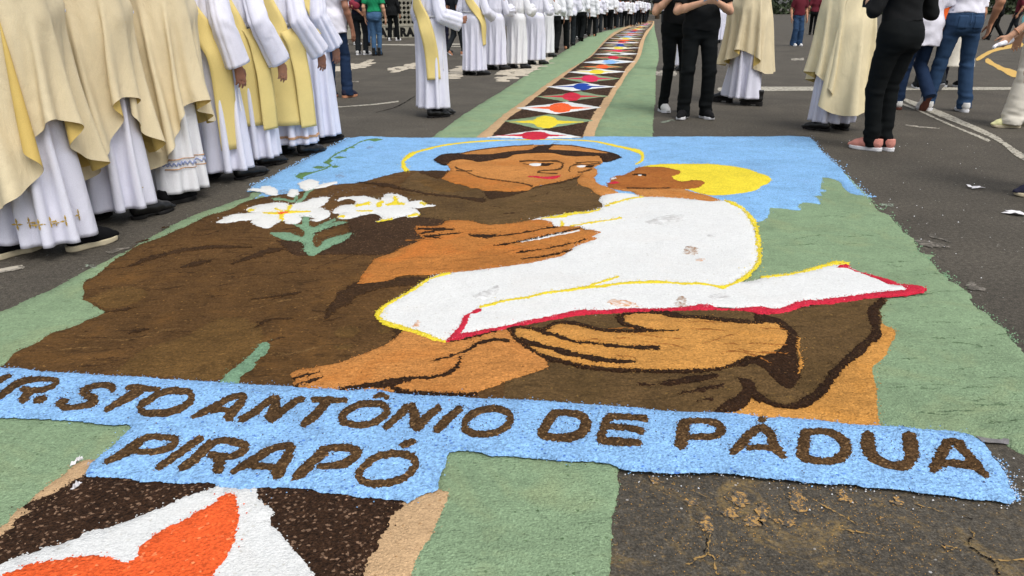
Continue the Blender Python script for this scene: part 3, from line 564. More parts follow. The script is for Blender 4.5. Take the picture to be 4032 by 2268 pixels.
letter([('@30 1825,465 1950,390 2060,292 2150,212', [64, 80, 84, 80]), ('@30 2120,230 2230,190 2380,202 2505,242 2440,310 2330,350 2120,330', [56, 60, 66, 70, 70, 60, 60]), ('@30 2220,350 2230,420 2200,495', [100, 104, 96])])
letter([('@30 2340,508 2480,430 2576,378 @31 120,300 280,240 385,228', [40, 70, 74, 72, 64, 56]), ('@31 380,232 340,340 280,440 220,535', [76, 96, 104, 100]), ('@31 -60,430 80,442 220,452', 58)])
letter([('@31 405,555 500,480 620,370 720,282', [66, 92, 96, 90]), ('@31 700,272 830,262 980,267 1055,302 1000,370 900,430 780,445 650,442', [54, 60, 66, 84, 80, 64, 56, 56])])
letter([('@31 1500,252 1560,215 1635,192', [50, 62, 40])], [('@31 1320,332 1520,327 1630,372 1630,450 1540,540 1400,600 1230,618 1080,578 1062,530 1120,450 1210,372', 64)])

# ================================================================== strip carpet in the foreground
NS = empty('sawdust_strip', (gV(500, 1400)[0], gV(500, 1400)[1], 0))
tag(NS, 'sawdust strip with big orange petals on white below the lettered banner', 'carpet')
def regn(name, loops, lvl, mat, par=None, root=NS, **k):
    CUR[0] = 'NS' if root is NS else 'FS'
    o = region(name, loops, lvl, M[mat], par or root, **k)
    if par is None: o.matrix_parent_inverse = Matrix.Translation(-root.location)
    return o
regn('green_border', poly('@V -420,960 200,1040 @30 1400,10 1420,60 1000,420 750,480 300,830 60,1040 @V -60,1420 -420,1560'), 0, 'green')
regn('green_border', poly('@31 1900,250 2300,270 2576,290 @32 0,310 500,340 930,370 1075,400 1120,460 1100,520 1120,650 1090,780 1080,870 1050,930 1040,1000 1040,1100 1030,1200 1040,1290 1020,1443 1010,1700 @31 1300,1700 1700,1000'), 0, 'green')
regn('tan_border', poly('@30 880,385 1000,380 1000,560 700,700 380,860 100,1120 @V -120,1440 -400,1500 -300,1400 @30 0,1060 60,1020 150,905 260,830 330,760 490,630 650,530 740,440'), .7, 'tan')
regn('tan_border', poly('@31 1480,760 1600,700 1700,675 1860,672 1970,705 1960,760 1870,970 1830,1060 1810,1110 1750,1200 1690,1280 1650,1370 1620,1443 1560,1680 1000,1680 1150,1200'), .7, 'tan')
regn('brown_ground', poly('@30 880,515 1040,528 1300,535 1850,585 2180,580 @31 10,610 300,620 560,640 900,690 1240,725 1530,760 1510,830 1440,900 1380,960 1360,1060 1290,1120 1230,1290 1150,1380 1120,1480 1080,1700 @V 640,1620 -200,1620 @30 -360,1350 0,1140 60,1100 130,1050 150,1000 240,940 330,880 230,860 300,800 380,780 490,740 600,690 690,630 740,600 840,545'), 1.5, 'soil', rag=1.5)
DM = regn('white_diamond', poly('@30 2240,633 2300,626 2450,636 @31 10,636 45,770 200,880 160,1000 230,1090 300,1170 400,1300 470,1370 530,1443 610,1560 700,1680 @V 500,1680 -150,1680 @30 -300,1560 0,1430 120,1380 340,1310 480,1260 620,1230 790,1160 920,1085 1000,1080 1300,990 1480,920 1700,830 1900,740 2100,680'), 2.4, 'white', rag=1.4)
regn('orange_petal', poly('@30 2320,712 2375,735 2400,800 2415,960 2390,1060 2370,1180 2320,1290 2260,1400 2180,1500 2150,1560 2250,1700 1500,1760 700,1750 0,1700 0,1540 130,1500 320,1430 560,1390 780,1360 960,1352 1140,1380 1280,1420 1380,1350 1430,1250 1520,1180 1650,1080 1850,990 2000,910 2160,820'), 3.2, 'orange', DM, rag=1.4)

# ================================================================== strip carpet receding up the road
FS = empty('sawdust_strip', (gV(1420, 250)[0], gV(1420, 250)[1], 0))
tag(FS, 'long sawdust strip of coloured diamonds with green borders running up the road', 'carpet')
def regf(*a, **k): return regn(*a, root=FS, **k)
regf('green_border', poly('@01 1800,1400 1830,1380 2100,1180 2576,885 @02 130,800 290,700 440,600 600,500 760,400 900,340 1050,300 1180,272 1290,250 1290,262 1200,300 1100,350 980,440 850,580 600,740 300,960 0,1160 -250,1400'), 0, 'green')
regf('green_border', poly('@02 850,1400 900,1290 1000,1090 1140,850 1300,620 1370,440 1460,270 1484,235 1488,300 1520,450 1525,600 1500,700 1490,1000 1470,1180 1462,1400'), 0, 'green')
regf('tan_border', poly('@01 2250,1400 2576,1130 @02 140,1030 270,940 380,860 500,780 620,700 730,640 830,570 900,500 960,430 1020,370 1080,320 1180,275 1290,245 1420,213 1482,213 1482,240 1460,280 1430,320 1390,390 1370,470 1350,550 1320,610 1260,690 1200,760 1150,850 1100,920 1060,1000 1000,1100 970,1150 900,1290 868,1400'), .7, 'tan')
regf('brown_ground', poly('@01 2390,1400 2576,1205 @02 130,1110 270,1000 400,895 510,820 620,730 700,670 800,600 850,570 910,505 960,455 1010,405 1060,370 1110,335 1180,300 1260,268 1350,240 1440,216 1470,216 1466,236 1440,275 1400,315 1370,365 1345,420 1330,460 1310,545 1285,600 1250,635 1200,690 1150,775 1110,830 1060,890 1020,960 980,990 940,1060 900,1105 850,1190 810,1250 755,1400'), 1.5, 'soil')
def diamond(L, Tp, Rr, B, bg_, fl, c=None, rx=None, ry=None, a0=None, a1=None):
    P = [L, Tp, Rr, B]
    f = lambda q: T('@02 %f,%f' % q)[0]
    pl = np.array([f(q) for q in P])
    n = 6; out = []
    for i in range(4):
        a, b = pl[i], pl[(i+1) % 4]
        out += [a+(b-a)*t for t in np.linspace(0, 1, n, endpoint=False)]
    d = regf('diamond', [np.array(out)], 2.3, bg_, rag=1.0)
    if c is None: return
    th = np.linspace(0, 2*np.pi, 22, endpoint=False)
    blob = np.array([f((c[0]+rx*math.cos(t), c[1]+ry*math.sin(t))) for t in th])
    ay = c[1]
    arm = np.array([f(q) for q in ((a0, ay), (c[0]-rx*.6, ay-ry*.32), (c[0], ay-ry*.4), (c[0]+rx*.6, ay-ry*.32), (a1, ay), (c[0]+rx*.6, ay+ry*.32), (c[0], ay+ry*.4), (c[0]-rx*.6, ay+ry*.32))])
    regf('flower', [blob, arm], 3.1, fl, d, rag=1.2)
diamond((-215, 1392), (330, 1315), (755, 1392), (250, 1400), 'white', 'red', (275, 1372), 140, 40, -120, 600)
diamond((-40, 1225), (420, 1160), (865, 1220), (330, 1310), 'green', 'yellow', (380, 1235), 122, 62, 20, 765)
diamond((90, 1092), (600, 1030), (945, 1087), (480, 1158), 'white', 'orange', (530, 1092), 116, 50, 200, 860)
diamond((290, 980), (740, 925), (1020, 975), (570, 1030), 'green', 'red', (645, 977), 96, 42, 350, 940)
diamond((390, 880), (770, 838), (1100, 877), (650, 922), 'white', 'navy', (755, 877), 94, 34, 470, 1010)
diamond((540, 795), (880, 758), (1140, 795), (770, 838), 'green', 'pink', (830, 795), 90, 34, 575, 1075)
diamond((605, 730), (930, 698), (1195, 727), (840, 755), 'white', 'yellow', (900, 727), 75, 21, 680, 1075)
diamond((725, 680), (980, 653), (1170, 678), (900, 698), 'ltan', 'orange', (955, 675), 68, 19, 760, 1130)
diamond((760, 630), (1050, 600), (1290, 625), (980, 652), 'white', 'blue', (1025, 628), 72, 20, 800, 1200)
diamond((860, 585), (1090, 564), (1260, 580), (1040, 600), 'ltan', 'red', (1070, 582), 58, 15, 890, 1240)
diamond((868, 548), (1110, 529), (1322, 545), (1070, 562), 'white', 'dgreen', (1090, 546), 55, 12, 930, 1220)
diamond((930, 515), (1130, 499), (1300, 514), (1085, 530), 'ltan', 'pink', (1110, 514), 55, 13, 960, 1270)
diamond((915, 487), (1130, 472), (1336, 485), (1110, 500), 'white', 'yellow', (1122, 486), 52, 11, 980, 1250)
diamond((955, 458), (1150, 446), (1325, 457), (1125, 470), 'ltan', 'navy', (1140, 457), 46, 11, 1000, 1230)
diamond((972, 433), (1160, 421), (1336, 431), (1145, 444), 'white', 'red', (1155, 431), 44, 10, 1030, 1240)
_cols = [('ltan', 'orange'), ('white', 'yellow'), ('ltan', 'blue'), ('white', 'red'), ('ltan', 'pink'), ('white', 'navy'), ('ltan', 'red'), ('white', 'orange'), ('ltan', 'yellow'), ('white', 'dgreen')]
_y = np.array([408, 389, 371, 354, 339, 325, 313, 302, 292, 283, 275, 268, 261, 255, 249, 244, 239, 234.5, 230, 226, 222.5])
_l = np.interp(-_y, [-433, -408, -371, -335, -300, -268, -240, -216], [972, 1006, 1058, 1108, 1178, 1258, 1348, 1438])
_r = np.interp(-_y, [-433, -420, -365, -315, -275, -236, -216], [1336, 1345, 1370, 1400, 1440, 1466, 1472])
for i, (y, l, r) in enumerate(zip(_y, _l, _r)):
    hgt = (y-200)*.056; mid = (l+r)/2
    diamond((l+4, y), (mid+12, y-hgt), (r-4, y), (mid-8, y+hgt), _cols[i % 10][0], _cols[i % 10][1], (mid, y), (r-l)*.14, hgt*.7, l+(r-l)*.15, r-(r-l)*.15)
# loose grains that crumble over every colour boundary
for (rk, mn), items in GRAINS.items():
    root = {'PA': PA, 'BN': BN, 'NS': NS, 'FS': FS}[rk]; Pp = []; Zz = []
    for P, z in items:
        d = np.hypot(P[:, 0], P[:, 1]); sel = P[(d < 6.8) & (d > .8)]
        if len(sel) < 3: continue
        q = sel[RNG.uniform(size=len(sel)) < .62]; k = 1
        q = q+RNG.normal(size=q.shape)*RNG.choice([.004, .009, .02], size=(len(q), 1), p=[.55, .33, .12])
        Pp.append(q); Zz.append(np.full(len(q), z))
    if not Pp: continue
    Pp = np.vstack(Pp); Zz = np.concatenate(Zz)+lump(Pp)+.0004; n = len(Pp); s = RNG.uniform(.0013, .0034, n)*np.clip(np.hypot(Pp[:, 0], Pp[:, 1])/3, .9, 1.5)
    an = RNG.uniform(0, 6.28, n); tet = np.array([[1.3, 0, 0], [-.6, .8, 0], [-.5, -.8, 0], [.1, .1, .9]]); ca, sa = np.cos(an), np.sin(an)
    V = np.stack([np.column_stack([Pp[:, 0]+(t_[0]*ca-t_[1]*sa)*s, Pp[:, 1]+(t_[0]*sa+t_[1]*ca)*s, Zz+t_[2]*s]) for t_ in tet], 1).reshape(-1, 3); i4 = np.arange(n)[:, None]*4
    o = obj('loose_grains', mesh_np('loose_grains', V, np.vstack([i4+np.array([[0, 1, 3]]), i4+np.array([[1, 2, 3]]), i4+np.array([[2, 0, 3]])]), False), bpy.data.materials[mn], root)
    o.matrix_parent_inverse = Matrix.Translation(-root.location); o['kind'] = 'stuff'
# ================================================================== road
def asphalt():
    m, nt, nd, ln, b = _mat('asphalt')
    co = nd.new('ShaderNodeTexCoord').outputs['Object']
    n1 = noise(nt, co, 160, 3, .7)
    col = ramp(nt, n1, [(.30, (.028, .023, .017, 1)), (.5, (.074, .064, .049, 1)), (.63, (.112, .098, .077, 1)), (.76, (.25, .225, .185, 1))])
    n2 = noise(nt, co, 1.3, 6, .6, .5)
    col = mixc(nt, 1., col, ramp(nt, n2, [(.3, g3(.78)), (.7, g3(1.22))]), 'MULTIPLY')
    n3 = noise(nt, co, 42, 5, .75)
    col = mixc(nt, 1., col, ramp(nt, n3, [(.3, g3(.5)), (.5, g3(1)), (.70, g3(1.7))]), 'MULTIPLY')
    n5 = noise(nt, mapping(nt, co, (1, 3, 1), (0, 0, R(20))), 3.5, 6, .7, 2.)
    col = mixc(nt, ramp(nt, n5, [(.64, g3(0)), (.80, g3(.32))]), col, (.30, .28, .25))
    # spilled ochre sawdust below the banner
    c0 = gV(1930, 1330); v = nd.new('ShaderNodeVectorMath'); v.operation = 'DISTANCE'
    v.inputs[1].default_value = (c0[0], c0[1], 0); ln.new(mapping(nt, co), v.inputs[0])
    near = ramp(nt, v.outputs['Value'], [(.0, g3(1)), (.30, g3(.95)), (.75, g3(.25)), (1.0, g3(0))])
    pa = noise(nt, co, 5.0, 7, .70, 1.1); gr = noise(nt, co, 75, 4, .75)
    f = math_(nt, 'MULTIPLY', near, ramp(nt, pa, [(.52, g3(0)), (.68, g3(.72))]))
    f = math_(nt, 'MULTIPLY', f, ramp(nt, gr, [(.36, g3(0)), (.56, g3(1))]))
    f2 = math_(nt, 'MULTIPLY', near, ramp(nt, gr, [(.56, g3(0)), (.69, g3(.5))]))
    col = mixc(nt, math_(nt, 'MAXIMUM', f, f2), col, mixc(nt, pa, lin((196, 146, 66)), lin((168, 148, 92))))
    # pale crumbs
    vv = voro(nt, co, 60); sp = nd.new('ShaderNodeSeparateColor'); ln.new(vv.outputs['Color'], sp.inputs[0])
    fs = math_(nt, 'MULTIPLY', ramp(nt, sp.outputs[0], [(.985, g3(0)), (.99, g3(1))]), ramp(nt, vv.outputs['Distance'], [(.18, g3(1)), (.26, g3(0))]))
    col = mixc(nt, math_(nt, 'MULTIPLY', fs, .8), col, (.55, .53, .5))
    ln.new(col, b.inputs['Base Color'])
    b.inputs['Roughness'].default_value = .88; b.inputs['Specular IOR Level'].default_value = .3
    hb = bump(nt, noise(nt, co, 8, 4, .6), .006, .4)
    ln.new(bump(nt, noise(nt, co, 150, 4, .75), .006, .9, hb), b.inputs['Normal'])
    return m
M['asphalt'] = asphalt()
def paint(name, rgb, wear=.45, sc=26):
    m, nt, nd, ln, b = _mat(name)
    co = nd.new('ShaderNodeTexCoord').outputs['Object']
    n1 = noise(nt, co, sc, 5, .7, .6)
    f = ramp(nt, n1, [(wear-.06, g3(0)), (wear+.04, g3(1))])
    asp = ramp(nt, noise(nt, co, 160, 3, .7), [(.3, (.028, .023, .017, 1)), (.7, (.125, .11, .087, 1))])
    ln.new(mixc(nt, f, asp, lin(rgb)), b.inputs['Base Color']); b.inputs['Roughness'].default_value = .85
    ln.new(bump(nt, noise(nt, co, 150, 4, .75), .005, .8), b.inputs['Normal'])
    return m
M['paint'] = paint('worn_white_paint', (178, 172, 156), .46)
M['paint2'] = paint('broken_white_paint', (186, 178, 162), .52, 14)
M['ypaint'] = paint('worn_yellow_paint', (206, 166, 84), .38)
xs = np.concatenate([-np.geomspace(900, 6, 14), np.linspace(-5.5, 5.5, 12), np.geomspace(6, 900, 14)])
ys = np.concatenate([[-60, -20, -8, -3], np.linspace(0, 12, 13), np.geomspace(14, 1500, 20)])
gx, gy = np.meshgrid(xs, ys); Vg = np.column_stack([gx.ravel(), gy.ravel(), np.zeros(gx.size)])
nx = len(xs); ii = np.arange(len(ys)-1)[:, None]*nx+np.arange(nx-1)[None]; ii = ii.ravel()
ROAD = tag(obj('road', mesh_np('road', Vg, np.stack([ii, ii+1, ii+nx+1, ii+nx], 1)), M['asphalt']), 'dark brown asphalt road and square under the carpets', 'road', kind='structure')
def flat(name, loops, z, mat, parent=None, rag=0.6, th=.0025):
    """thin painted or spilled patch lying on the road"""
    outs = []
    for P in loops:
        P = np.asarray(P); P = gnd(P[:, 0], np.maximum(P[:, 1], HORIZON+6), z); outs.append(ragged(resample(P), rag))
    V2 = []; E = []
    for P in outs:
        n0 = len(V2); V2 += [Vector(p) for p in P]; E += [(n0+i, n0+(i+1) % len(P)) for i in range(len(P))]
    r = mgeo.delaunay_2d_cdt(V2, E, [], 0, 1e-6)
    X = np.array([tuple(v) for v in r[0]]); F = np.array(r[2]); C = X[F].mean(1); k = np.zeros(len(C), bool)
    for P in outs: k |= inside(C, P)
    return obj(name, mesh_np(name, np.column_stack([X, np.full(len(X), z)]), F[k]), mat, parent)
def line_mark(s, w0, w1=None):
    P = T(s); return stroke(P, np.linspace(w0, w1 or w0, len(P)))
for i, (s, w0, w1, mt) in enumerate((
        ('@01 795,1088 1000,1075 1250,1055 1465,1028', 5, 4.5, 'paint'),
        ('@01 1200,452 1650,455', 5, 6, 'paint'), ('@01 1960,448 2130,448', 4, 4, 'paint'), ('@01 1970,470 2120,472', 3.5, 3.5, 'paint'),
        ('@03 -440,905 150,900 2700,897', 12, 12, 'paint'), ('@03 1420,1000 1900,1190 2400,1415 @13 2600,170 3100,420', 15, 26, 'paint'),
        ('@03 1390,1040 1560,1105', 6, 6, 'paint'), ('@03 1560,1105 1900,1260 2300,1425', 6, 8, 'paint'), ('@03 1450,1268 1600,1285 1800,1302', 4, 4, 'paint2'),
        ('@01 970,829 1060,827', 4, 4, 'paint2'), ('@03 300,602 420,600', 10, 10, 'paint2'), ('@02 1500,740 1560,745 1700,745', 18, 18, 'paint2'), ('@10 -200,1400 0,1355 230,1315', 26, 12, 'paint2'))):
    flat('road_marking', line_mark(s, w0, w1), .004, M[mt], ROAD)
# painted kerb-lines at the far right
for s, w in (('@03 2180,605 2330,520 2480,480 2640,450', 14), ('@03 2280,610 2400,680 2500,725 2640,780', 22)):
    flat('road_marking', line_mark(s, w, w), .004, M['ypaint'], ROAD)
# bands of whitewashed setts, stone by stone
M['sett'] = plain('whitewashed_stone', (184, 174, 156), .9, .2, .22, 14, .004)
def setts(s0, s1, depth_px, n, rows, seed):
    rg = np.random.default_rng(seed); a, b = T(s0)[0], T(s1)[0]
    for r in range(rows):
        for i in range(n):
            t = (i+.5+.3*(r % 2)+rg.uniform(-.12, .12))/n; c = a+(b-a)*t+np.array([0, (r-(rows-1)/2)*depth_px/rows])
            if rg.uniform() < .26 or t > 1: continue
            c = c+rg.normal(size=2)*[3, .6]; g = gnd(c[0], c[1]); hw = np.hypot(*(gnd(a[0], a[1])-gnd(b[0], b[1])))/n*rg.uniform(.28, .46)
            g2 = gnd(c[0], c[1]+depth_px/rows); hd = max(.03, abs(g2[1]-g[1])*rg.uniform(.34, .48))
            th = np.linspace(0, 2*np.pi, 9, endpoint=False); k = rg.uniform(.8, 1.12, 9)
            P = np.stack([np.sign(np.cos(th))*np.abs(np.cos(th))**.6*hw*k, np.sign(np.sin(th))*np.abs(np.sin(th))**.6*hd*k], 1)
            top = np.column_stack([P*.9, np.full(9, .006)]); bot = np.column_stack([P, np.full(9, -.003)])
            V = np.vstack([top, bot, [[0, 0, .007]]]); q = np.arange(9)
            o = obj('sett', mesh_np('sett', V, [np.stack([q, (q+1) % 9, np.full(9, 18)], 1), np.stack([q+9, (q+1) % 9+9, (q+1) % 9, q], 1)]), M['sett'], ROAD)
            o.location = (g[0], g[1], 0); o.rotation_euler = (0, 0, rg.uniform(-.25, .1))
setts('@01 790,718', '@01 1200,630', 26, 10, 4, 1)
setts('@01 1380,722', '@01 1680,650', 20, 8, 4, 2)
setts('@01 1985,770', '@01 2140,700', 30, 4, 5, 3)
setts('@02 -80,790', '@02 430,615', 40, 12, 6, 4)
# cracks with sawdust caught in them
M['crack'] = plain('crack_shadow', (20, 16, 13), .95, .1, .2, 60)
M['crackfill'] = plain('crack_ochre', (156, 126, 78), .95, .1, .2, 60, .003)
for s, w, mt in (('@32 2050,1150 2035,1250 2020,1340 1960,1370 1900,1385 1890,1420 1800,1443', [5, 9, 12, 9, 8, 7, 5], 'crackfill'), ('@32 2020,1340 2080,1365 2100,1443 2110,1560', [10, 8, 6, 5], 'crackfill'), ('@32 2025,1180 2005,1260 1990,1340', [3, 5, 3], 'crack'),
                 ('@33 2050,968 2120,985', [3, 4], 'crack'), ('@33 2105,1090 2150,1140 2150,1170 2095,1195 2110,1270 2160,1300 2230,1350 2300,1390 2360,1430 2400,1560', [2, 3, 3, 6, 8, 5, 7, 9, 7, 6], 'crack'), ('@33 2106,1088 2156,1140 2140,1180', [2, 5, 3], 'crackfill'), ('@33 2330,1400 2430,1410 2576,1400 2700,1390', [5, 8, 8, 8], 'crackfill'),
                 ('@33 440,740 640,855 800,940 980,1055', [2, 4, 4, 2], 'crackfill'), ('@33 1560,840 1750,890 1900,925', [2, 3, 2], 'crackfill'), ('@33 730,1080 1000,1120 1300,1170', [2, 4, 3], 'crackfill'), ('@33 1880,1260 1990,1275 1810,1330', [4, 3, 2], 'crackfill'), ('@32 1880,700 2040,770', [2, 3], 'crackfill'), ('@01 1240,1140 1450,1080 1650,965', [2, 4, 2], 'crack')):
    flat('crack', stroke(T(s), np.asarray(w, float)*.6), .003 if mt == 'crack' else .0045, M[mt], ROAD, 1.2)
# chalky scuffs of spilled green and white sawdust beside the picture
M['scuff'] = paint('green_scuff', (150, 165, 145), .52, 30); M['scuffw'] = paint('pale_scuff', (128, 121, 110), .55, 24)
for s, w, mt in (('@13 1215,680 1330,690', [6, 12], 'scuff'), ('@13 1560,1050 1700,1080 1900,1110', [30, 26, 10], 'scuffw'), ('@13 1690,990 1900,1060', [14, 8], 'scuffw'), ('@23 2100,60 2250,110', [30, 10], 'scuffw'), ('@10 870,1300 960,1310', [8, 14], 'scuff'), ('@10 1100,1170 1300,1120', [10, 8], 'scuffw'), ('@02 1560,1240 1680,1215', [8, 6], 'scuff'), ('@13 640,580 750,575', [8, 4], 'scuffw')):
    flat('sawdust_scuff', stroke(T(s), np.asarray(w, float)), .0042, M[mt], ROAD, 2.)
M['dust'] = paint('ochre_dust', (184, 142, 78), .545, 95)
for s in ('@33 250,710 330,690 420,705 450,800 460,860 400,930 320,900 270,860 280,780', '@33 760,720 820,690 870,740 960,820 930,850 860,800 800,780', '@33 1310,790 1360,750 1430,790 1420,850 1350,840', '@32 1790,800 1850,790 1960,830 1930,860 1850,840', '@32 2230,760 2330,700 2420,730 2440,820 2350,870 2260,830',
          '@32 1930,1020 2010,960 2100,1060 2080,1150 2010,1120', '@32 2380,980 2500,940 2576,960 2576,1060 2450,1060', '@33 -20,820 60,800 60,960 20,1040 -40,960', '@33 110,1000 320,970 330,1040 200,1050', '@33 1180,960 1280,980 1220,1020', '@32 1430,560 1520,555 1570,600 1480,600', '@33 1830,1250 1900,1245 1890,1290', '@32 2160,900 2300,880 2360,960 2240,980'):
    flat('ochre_dust', [curve(T(s))], .0031, M['dust'], ROAD, 3.0)
# ---- hanging cloth: small position-based cloth solver (numpy) so that vestments fall in real folds
def _batches(m, n):
    """independent sets of grid constraints: (i0, i1, kind); rows are radial, columns go round"""
    I = np.arange(m*n).reshape(m, n); out = []
    def add(a, b, k):
        out.append((a.ravel(), b.ravel(), k))
    for s in (0, 1):
        add(I[s:-1:2], I[s+1::2], 0)                                   # down
        add(I[:, s::2], np.roll(I, -1, 1)[:, s::2], 1)                 # round
        for d in (-1, 1):
            J = np.roll(I, d, 1); add(I[s:-1:2], J[s+1::2], 2)         # shear
    for s in (0, 1, 2, 3):
        a = I[s:-2:4]; b = I[s+2::4][:len(a)]; add(a[:len(b)], b, 3)   # bend down
        J = np.roll(I, -2, 1); add(I[:, s::4], J[:, s::4], 3)          # bend round
    return out
def drape(P0, rest_xy, pins, caps, steps=150, iters=7, seed=0, stiff=(1, 1, .35, .10), thick=.012, push=None, ells=(), floor=.02):
    """P0 (m,n,3) start, rest_xy (m,n,3) unstressed shape, pins (m,n) bool, caps: list of (a,b,ra,rb)"""
    m, n = P0.shape[:2]; rg = np.random.default_rng(seed)
    X = P0.reshape(-1, 3).copy(); X += rg.normal(size=X.shape)*.004; Rr = rest_xy.reshape(-1, 3)
    pin = pins.ravel(); w = np.where(pin, 0., 1.); B = []
    for a, b, k in _batches(m, n):
        L = np.linalg.norm(Rr[a]-Rr[b], axis=1); ws = w[a]+w[b]; ok = ws > 0
        B.append((a[ok], b[ok], L[ok], (w[a]/np.maximum(ws, 1e-9))[ok][:, None]*stiff[k], (w[b]/np.maximum(ws, 1e-9))[ok][:, None]*stiff[k]))
    tp = np.tile(np.arange(n), m); TL = np.linalg.norm(Rr-Rr[tp], axis=1)*1.012+1e-4
    V = np.zeros_like(X); X[pin] = P0.reshape(-1, 3)[pin]; dt = 1/45.
    C = [(np.asarray(a, float), np.asarray(b, float)-np.asarray(a, float), ra, rb) for a, b, ra, rb in caps]
    for st in range(steps):
        V[:, 2] -= 9.8*dt; V *= .955 if st < steps*.7 else .90
        if push is not None: V += push(X, st/steps)*dt
        V[pin] = 0; Y = X+V*dt
        for it in range(iters):
            for a, b, L, wa, wb in B:
                d = Y[b]-Y[a]; l = np.sqrt((d*d).sum(1))+1e-9; d *= ((l-L)/l)[:, None]
                Y[a] += d*wa; Y[b] -= d*wb
        tv = Y-Y[tp]; tl = np.sqrt((tv*tv).sum(1))+1e-9; ov = tl > TL; Y[ov] -= tv[ov]*((tl-TL)/tl)[ov][:, None]
        for a, d, ra, rb in C:
            q = Y-a; t = np.clip(q@d/(d@d), 0, 1); e = q-t[:, None]*d; l = np.sqrt((e*e).sum(1))+1e-9; r = ra+(rb-ra)*t+thick
            h = (l < r) & ~pin
            if h.any():
                nrm = e[h]/l[h][:, None]; Y[h] += nrm*(r[h]-l[h])[:, None]
                mv = Y[h]-X[h]; tn = mv-(mv*nrm).sum(1)[:, None]*nrm; Y[h] -= tn*.45
        for c, r in ells:
            q = (Y-c)/(r+thick); l = np.sqrt((q*q).sum(1)); h = (l < 1) & ~pin
            if h.any(): Y[h] = c+(Y[h]-c)/l[h][:, None]; mv = Y[h]-X[h]; Y[h] -= mv*np.array([.35, .35, .35])
        Y[:, 2] = np.maximum(Y[:, 2], floor)
        V = (Y-X)/dt; X = Y
    return X.reshape(m, n, 3)
def smooth_grid(P, k=1):
    for _ in range(k):
        Q = P.copy(); Q[1:-1] = (P[:-2]+2*P[1:-1]+P[2:])/4; P = (np.roll(Q, 1, 1)+2*Q+np.roll(Q, -1, 1))/4
    return P
def refine(P):
    """double the grid with a Catmull-Rom pass in both directions"""
    m, n = P.shape[:2]
    a, b, c, d = np.roll(P, 1, 1), P, np.roll(P, -1, 1), np.roll(P, -2, 1); mid = (-a+9*b+9*c-d)/16
    Q = np.empty((m, 2*n, 3)); Q[:, ::2] = P; Q[:, 1::2] = mid
    E = np.vstack([2*Q[:1]-Q[1:2], Q, 2*Q[-1:]-Q[-2:-1]]); mid = (-E[:-3]+9*E[1:-2]+9*E[2:-1]-E[3:])/16
    R_ = np.empty((2*m-1, 2*n, 3)); R_[::2] = Q; R_[1::2] = mid; return R_
def grid_normals(P):
    du = np.gradient(P, axis=0); dv = np.roll(P, -1, 1)-np.roll(P, 1, 1); nn = np.cross(dv, du); nn /= np.linalg.norm(nn, axis=-1, keepdims=True)+1e-9
    return nn
def body_caps(s, arms, feet=None, skirt=None):
    c = [((-.15, -.01, 1.39), (.15, -.01, 1.39), .085, .085), ((-.07, 0, 1.30), (-.06, 0, .98), .162, .165), ((.07, 0, 1.30), (.06, 0, .98), .162, .165)]
    for sd, a in ((-1, arms[0]), (1, arms[1])):
        sh = (sd*.17, -.01, 1.385); c += [(sh, a[0], .082, .074), (a[0], a[1], .074, .072)]
        tip = np.asarray(a[1])+unit(a[2])*.15; c.append((a[1], tip, .055, .035))
    if skirt: c += skirt
    return [(np.asarray(a)*s, np.asarray(b)*s, ra*s, rb*s) for a, b, ra, rb in c]
def leg_caps(s, feet, hip=.92):
    out = []
    for hp, kn, an in leg_pts(s, feet): out += [(hp, kn, .10*s, .075*s), (kn, an, .075*s, .06*s)]
    return out
_chas_cache = {}
def chasuble_sim(key, arms, Lf=1.12, Lb=1.22, Lr=.86, Ll=1.0, kap=.44, seed=0, feet=None, m=28, n=104, steps=125, lean=0.0, alb=(.20, .25)):
    if key in _chas_cache: return _chas_cache[key]
    th = np.linspace(0, 2*np.pi, n, endpoint=False); x, y = ang(th)
    L = np.where(y > 0, Lf, Lb); k = np.abs(x)**2.2; L = L*(1-k)+np.where(x > 0, Lr, Ll)*k
    rr = np.linspace(0, 1, m)[:, None]; r0 = .085; rho = r0/kap+rr*L[None]; sl = math.sqrt(1-kap*kap)
    P = np.stack([kap*rho*x, kap*rho*y*.92, 1.50-(rho-r0/kap)*sl+0*x], -1)
    pins = np.zeros((m, n), bool); pins[0] = True
    caps = body_caps(1.0, arms) + [((0, 0, .98), (0, 0, .12), .21, .205), ((0, .04, .9), (0, .08, .12), .175, .19), ((0, -.04, .9), (0, -.08, .12), .175, .19)]
    X = drape(P, P, pins, caps, steps=steps, seed=seed, stiff=(1, 1, .5, .24))
    X = smooth_grid(X, 1); X = refine(X); _chas_cache[key] = X; return X
def chasuble_from(root, s, X, mat, lining, mirror=False, name='chasuble', trim=None):
    P = X*s
    nn = grid_normals(P)
    if nn[:, :, 2].mean() < 0 or (nn[..., 0]*P[..., 0]+nn[..., 1]*P[..., 1]).mean() < 0: nn = -nn
    if mirror: P = P*np.array([-1, 1, 1.])[None, None]; nn = nn*np.array([-1, 1, 1.])[None, None]; P = P[:, ::-1]; nn = nn[:, ::-1]
    V, Q = grid_mesh(P); a, b, c = V[Q[0, 0]], V[Q[0, 1]], V[Q[0, 2]]
    if np.dot(np.cross(b-a, c-a), nn.reshape(-1, 3)[Q[0, 0]]) < 0: Q = Q[:, ::-1]
    o = obj(name, mesh_np(name, V, Q), mat, root)
    Vi = (P-nn*.0013*s).reshape(-1, 3); obj('lining', mesh_np('lining', Vi, Q[:, ::-1]), lining, o)
    return o
